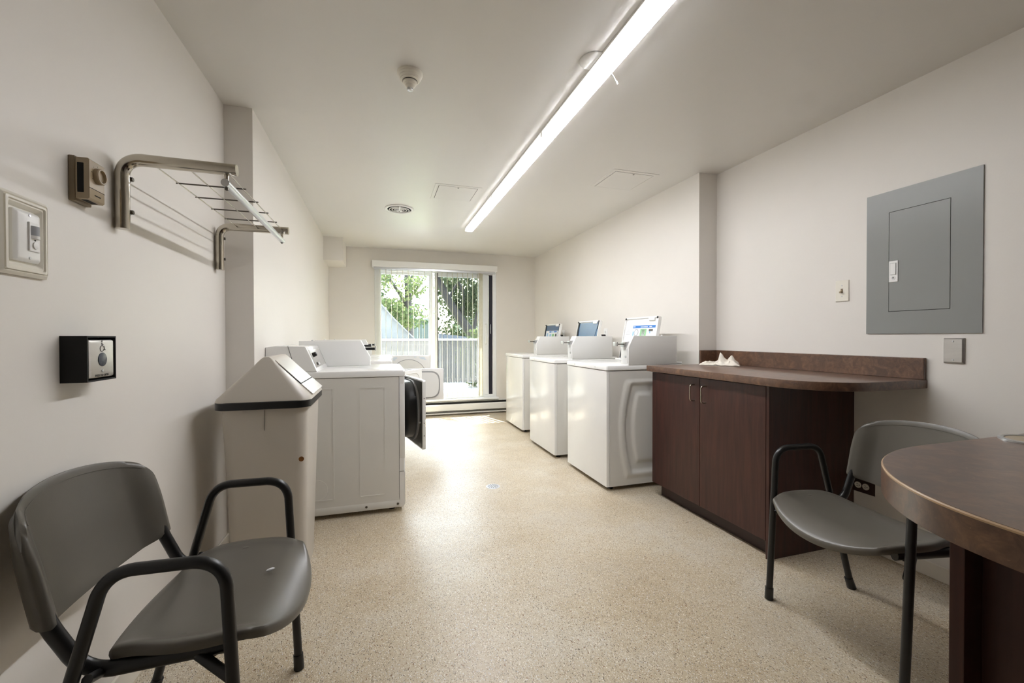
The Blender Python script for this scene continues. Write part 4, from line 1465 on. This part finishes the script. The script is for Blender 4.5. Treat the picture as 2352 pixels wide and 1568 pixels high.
    for r_i in range(NR + 1):
        t_ = r_i / NR
        grow = 1.0
        thin = 1.0
        if r_i == NR:
            thin = .35
        if r_i == 0:
            thin = .7
        tt = t_
        fro, bak = [], []
        for k in range(NY + 1):
            y = -.236 + .472 * k / NY
            a = abs(y) / .236
            zb, zt = zbot(y), ztop(y)
            z = zb + tt * (zt - zb)
            sl_ = max(0, min(1, (a - .66) / .22))
            sl_ = sl_ * sl_ * (3 - 2 * sl_)
            th = (.005 + .0175 * sl_ * (1 - .55 * max(0, (t_ - .45) / .55) ** 2))
            if a > .93:
                th *= sqrt(max(.02, 1 - ((a - .93) / .07) ** 2))
            th *= thin
            x = xmid(y, z)
            fro.append((x + th, y, z))
            bak.append((x - th, y, z))
        rings.append(fro + bak[::-1])
    loft(bm, rings)
    bk = P_('backrest', bm, 'chair')
    bd_ = []
    for k in range(41):
        y = -.200 + .400 * k / 40
        z = ztop(y) - .018
        bd_.append((xmid(y, z) + .0058 + .010 * max(0, (abs(y) - .165) / .035), y, z))
    P_('edge_bead', tube(B(), bd_, .0009, 6), 'chair', bk)
    return c
cL = make_chair('grey plastic armchair with black arms against the left wall, white scrap on seat')
cR = copy_tree(cL)
cR['label'] = 'grey plastic armchair with black arms between worktop and peninsula counter'
cL.location = (-.411, 1.315, 0)
cL.rotation_euler = (0, 0, radians(-2.5))
cR.location = (1.676, 1.12, 0)
cR.rotation_euler = (0, 0, radians(173.4))

sp = obj('paper_scrap', lathe(B(), [(.0015, -.011), (.0035, -.006), (.004, 0), (.0033, .006), (.001, .011)], 10, (0, 0, 0), 'x'), 'paper', None, 40)
sp.location = (-.298, 1.357, .452)
sp.rotation_euler = (0, 0, radians(25))
tag(sp, 'tiny white scrap lying on the left chair seat', 'scrap')

# floor drain
fd = thing('floor_drain', 'small round perforated metal floor drain in the aisle', 'drain', (.802, 3.07, 0))
obj('rim', lathe(B(), [(.052, 0), (.052, .0016), (.044, .0022)], 36, (.802, 3.07, 0.0)), 'floor_drain_blue', fd, 40)
bm = B()
for r0, n in ((.036, 14), (.024, 9), (.012, 5)):
    for k in range(n):
        a = 2 * pi * k / n + r0 * 50
        lathe(bm, [(.0042, .0020), (.0042, .0027)], 8, (.802 + r0 * cos(a), 3.07 + r0 * sin(a), 0))
o = obj('holes', bm, 'slot', fd)
o['kind'] = 'stuff'

# ------------------------------------------------------------------ outside
struct('ground_1', box(B(), -12, 16, YF + .2, 13, -.08, -.02), 'concrete')
gl = struct('ground_2', box(B(), -30, 40, 13, 60, -.4, -.06), 'lawn')
rl = thing('balcony_railing', 'patio railing with white top rail and grey boards outside the glass door', 'railing', (1.0, 7.62, 0))
obj('top_rail', box(B(), -3, 5, 7.58, 7.64, 1.05, 1.085, .004), 'rail_white', rl)
obj('lower_rail', box(B(), -3, 5, 7.60, 7.63, .33, .37, .003), 'fence', rl)
for i in range(48):
    x = -.9 + i * .092
    if i == 0:
        bm = box(B(), 0, .080, 7.605, 7.622, .30, 1.05, .002)
        bm.transform(Matrix.Translation((-1.0, -7.62, 0)))
        bd = obj('board', bm, 'fence', rl, world=False)
    else:
        bd = bd.copy()
        COL.objects.link(bd)
        bd.parent = rl
    bd.location = (x, 0, 0)
for x in (-1.4, .5, 2.4):
    obj('post', box(B(), x, x + .05, 7.63, 7.68, -.02, 1.05, .003), 'fence', rl)

sw_ = thing('garden_wall', 'pale grey stucco wall with a sloping top outside, left of the railing', 'wall', (-.5, 8.2, 0))
obj('wall_body', prism(B(), [(-2.2, -.05), (1.05, -.05), (1.05, .72), (.69, 1.0), (.26, 1.43), (.01, 1.72), (-.6, 2.35), (-2.2, 4.0)], 8.1, 8.35, 'y'), 'stucco', sw_)
obj('coping', prism(B(), [(1.05, .72), (.69, 1.0), (.26, 1.43), (.01, 1.72), (-.6, 2.35), (-.6, 2.38), (.012, 1.75), (.262, 1.46), (.692, 1.03), (1.05, .75)], 8.06, 8.39, 'y'), 'stucco', sw_)

# unseen balcony slab, added overhead to cut off the sun's reach indoors
struct('sun_cutoff_slab', box(B(), -4, 6, YF + .2, 7.15, 2.42, 2.6), 'stucco')

bd1 = thing('house', 'grey flat-roofed house beyond the patio, seen through the left pane', 'house', (1.5, 19.5, 0))
obj('siding', box(B(), 1.0, 2.05, 18, 21, -.1, 1.8), 'siding', bd1)
obj('roof', box(B(), .93, 2.12, 17.9, 21.1, 1.8, 1.88, .01), 'roof', bd1)
for k in range(5):
    obj('batten', box(B(), 1.05 + .22 * k, 1.08 + .22 * k, 17.97, 18.0, -.1, 1.8), 'roof', bd1)
bd2 = thing('house', 'low house with a dark gable roof beyond the trees, seen through the right pane', 'house', (6.7, 26, 0))
obj('siding', box(B(), 4.6, 8.8, 24.2, 28, -.2, 1.9), 'stucco', bd2)
obj('roof', prism(B(), [(4.3, 1.9), (9.1, 1.9), (6.7, 3.3)], 24, 28.3, 'y'), 'roof', bd2)
for x in (5.1, 6.4, 7.7):
    wn_ = obj('window', box(B(), x, x + .6, 24.15, 24.2, .6, 1.6), 'rail_white', bd2)
    obj('pane', box(B(), x + .05, x + .55, 24.13, 24.16, .65, 1.55), 'navy_button', wn_)
sh = thing('shed', 'low dark shed roof behind the railing, seen through the right pane', 'shed', (1.9, 11.3, 0))
obj('shed_wall', box(B(), 1.5, 2.3, 10.9, 11.7, -.02, 1.06), 'siding', sh)
obj('shed_roof', prism(B(), [(1.43, 1.06), (2.37, 1.06), (2.37, 1.10), (1.43, 1.20)], 10.8, 11.8, 'y'), 'roof', sh)

def foliage(bm, blobs, n, size, seed):
    rnd = random.Random(seed)
    tot = sum(b[3] ** 2 for b in blobs)
    for (x, y, z, r) in blobs:
        for _ in range(int(n * r * r / tot)):
            while True:
                p_ = Vector((rnd.uniform(-1, 1), rnd.uniform(-1, 1), rnd.uniform(-1, 1)))
                if p_.length < 1:
                    break
            p_ = Vector((x, y, z)) + p_ * r
            a = Vector((rnd.uniform(-1, 1), rnd.uniform(-1, 1), rnd.uniform(-1, 1))).normalized()
            b_ = a.cross(Vector((rnd.uniform(-1, 1), rnd.uniform(-1, 1), rnd.uniform(-1, 1)))).normalized()
            s_ = size * rnd.uniform(.6, 1.3)
            v = [bm.verts.new(p_ + a * s_), bm.verts.new(p_ + b_ * s_ * .55), bm.verts.new(p_ - a * s_ * .8), bm.verts.new(p_ - b_ * s_ * .55)]
            bm.faces.new(v)
    return bm
def tree(label, trunk, branches, blobs, n, size, mat, seed, base):
    t = thing('tree', label, 'tree', base)
    tk = obj('trunk', tube(B(), [p_[:3] for p_ in trunk], [p_[3] for p_ in trunk], 10), 'bark', t, 60)
    for br in branches:
        obj('branch', tube(B(), [p_[:3] for p_ in br], [p_[3] for p_ in br], 8), 'bark', tk, 60)
    bm = foliage(B(), blobs, n, size, seed)
    o = obj('crown', bm, mat, t, None, recalc=False)
    o['kind'] = 'stuff'
rnd = random.Random(5)
blobs = [(rnd.uniform(-.9, 1.05), rnd.uniform(10.2, 11.6), rnd.uniform(1.6, 3.8), rnd.uniform(.22, .42)) for _ in range(34)]
blobs += [(rnd.uniform(-.6, .9), rnd.uniform(9.5, 10.5), rnd.uniform(1.2, 2.0), rnd.uniform(.25, .4)) for _ in range(8)]
tree('leafy maple behind the sloping wall, seen through the left pane', [(.75, 11.2, -.02, .12), (.72, 11.2, 1.5, .10), (.66, 11.2, 3.8, .06)],
     [[(.7, 11.2, 1.9, .05), (.1, 11.1, 2.8, .03), (-.3, 11, 3.4, .015)], [(.7, 11.2, 2.4, .05), (1.1, 11.2, 3.3, .02)]], blobs, 11000, .05, 'leaf', 11, (.75, 11.2, -.02))
blobs = [(rnd.uniform(1.95, 4.2), rnd.uniform(12.4, 14.2), rnd.uniform(1.9, 4.4), rnd.uniform(.25, .5)) for _ in range(48)]
blobs += [(rnd.uniform(2.2, 5.0), rnd.uniform(15.0, 17.0), rnd.uniform(.6, 3.2), rnd.uniform(.4, .7)) for _ in range(26)]
tree('dark leaning tree with a slanted trunk, seen through the right pane', [(3.3, 13, -.02, .17), (2.75, 13, 1.165, .15), (2.35, 13, 1.70, .14), (2.0, 13, 2.24, .12), (1.70, 13, 2.85, .10), (1.6, 13, 3.6, .07)],
     [[(2.4, 13, 1.65, .07), (2.5, 13, 2.4, .05), (2.2, 13, 3.1, .03)], [(2.75, 13, 1.2, .07), (2.95, 13, 2.0, .05), (3.2, 13, 3.0, .03)], [(2.0, 13, 2.24, .05), (2.3, 13, 2.8, .03)]], blobs, 15000, .07, 'leaf_dark', 12, (3.3, 13, -.02))
blobs = [(rnd.uniform(1.8, 4.5), rnd.uniform(9.3, 10.1), rnd.uniform(.18, 1.15), rnd.uniform(.2, .34)) for _ in range(26)]
t = thing('hedge', 'yellow-green shrubbery behind the railing, seen through the right pane', 'shrub', (3, 9.8, -.02))
o = obj('shrub_leaves', foliage(B(), blobs, 5000, .045, 13), 'leaf', t, None, recalc=False)
o['kind'] = 'stuff'
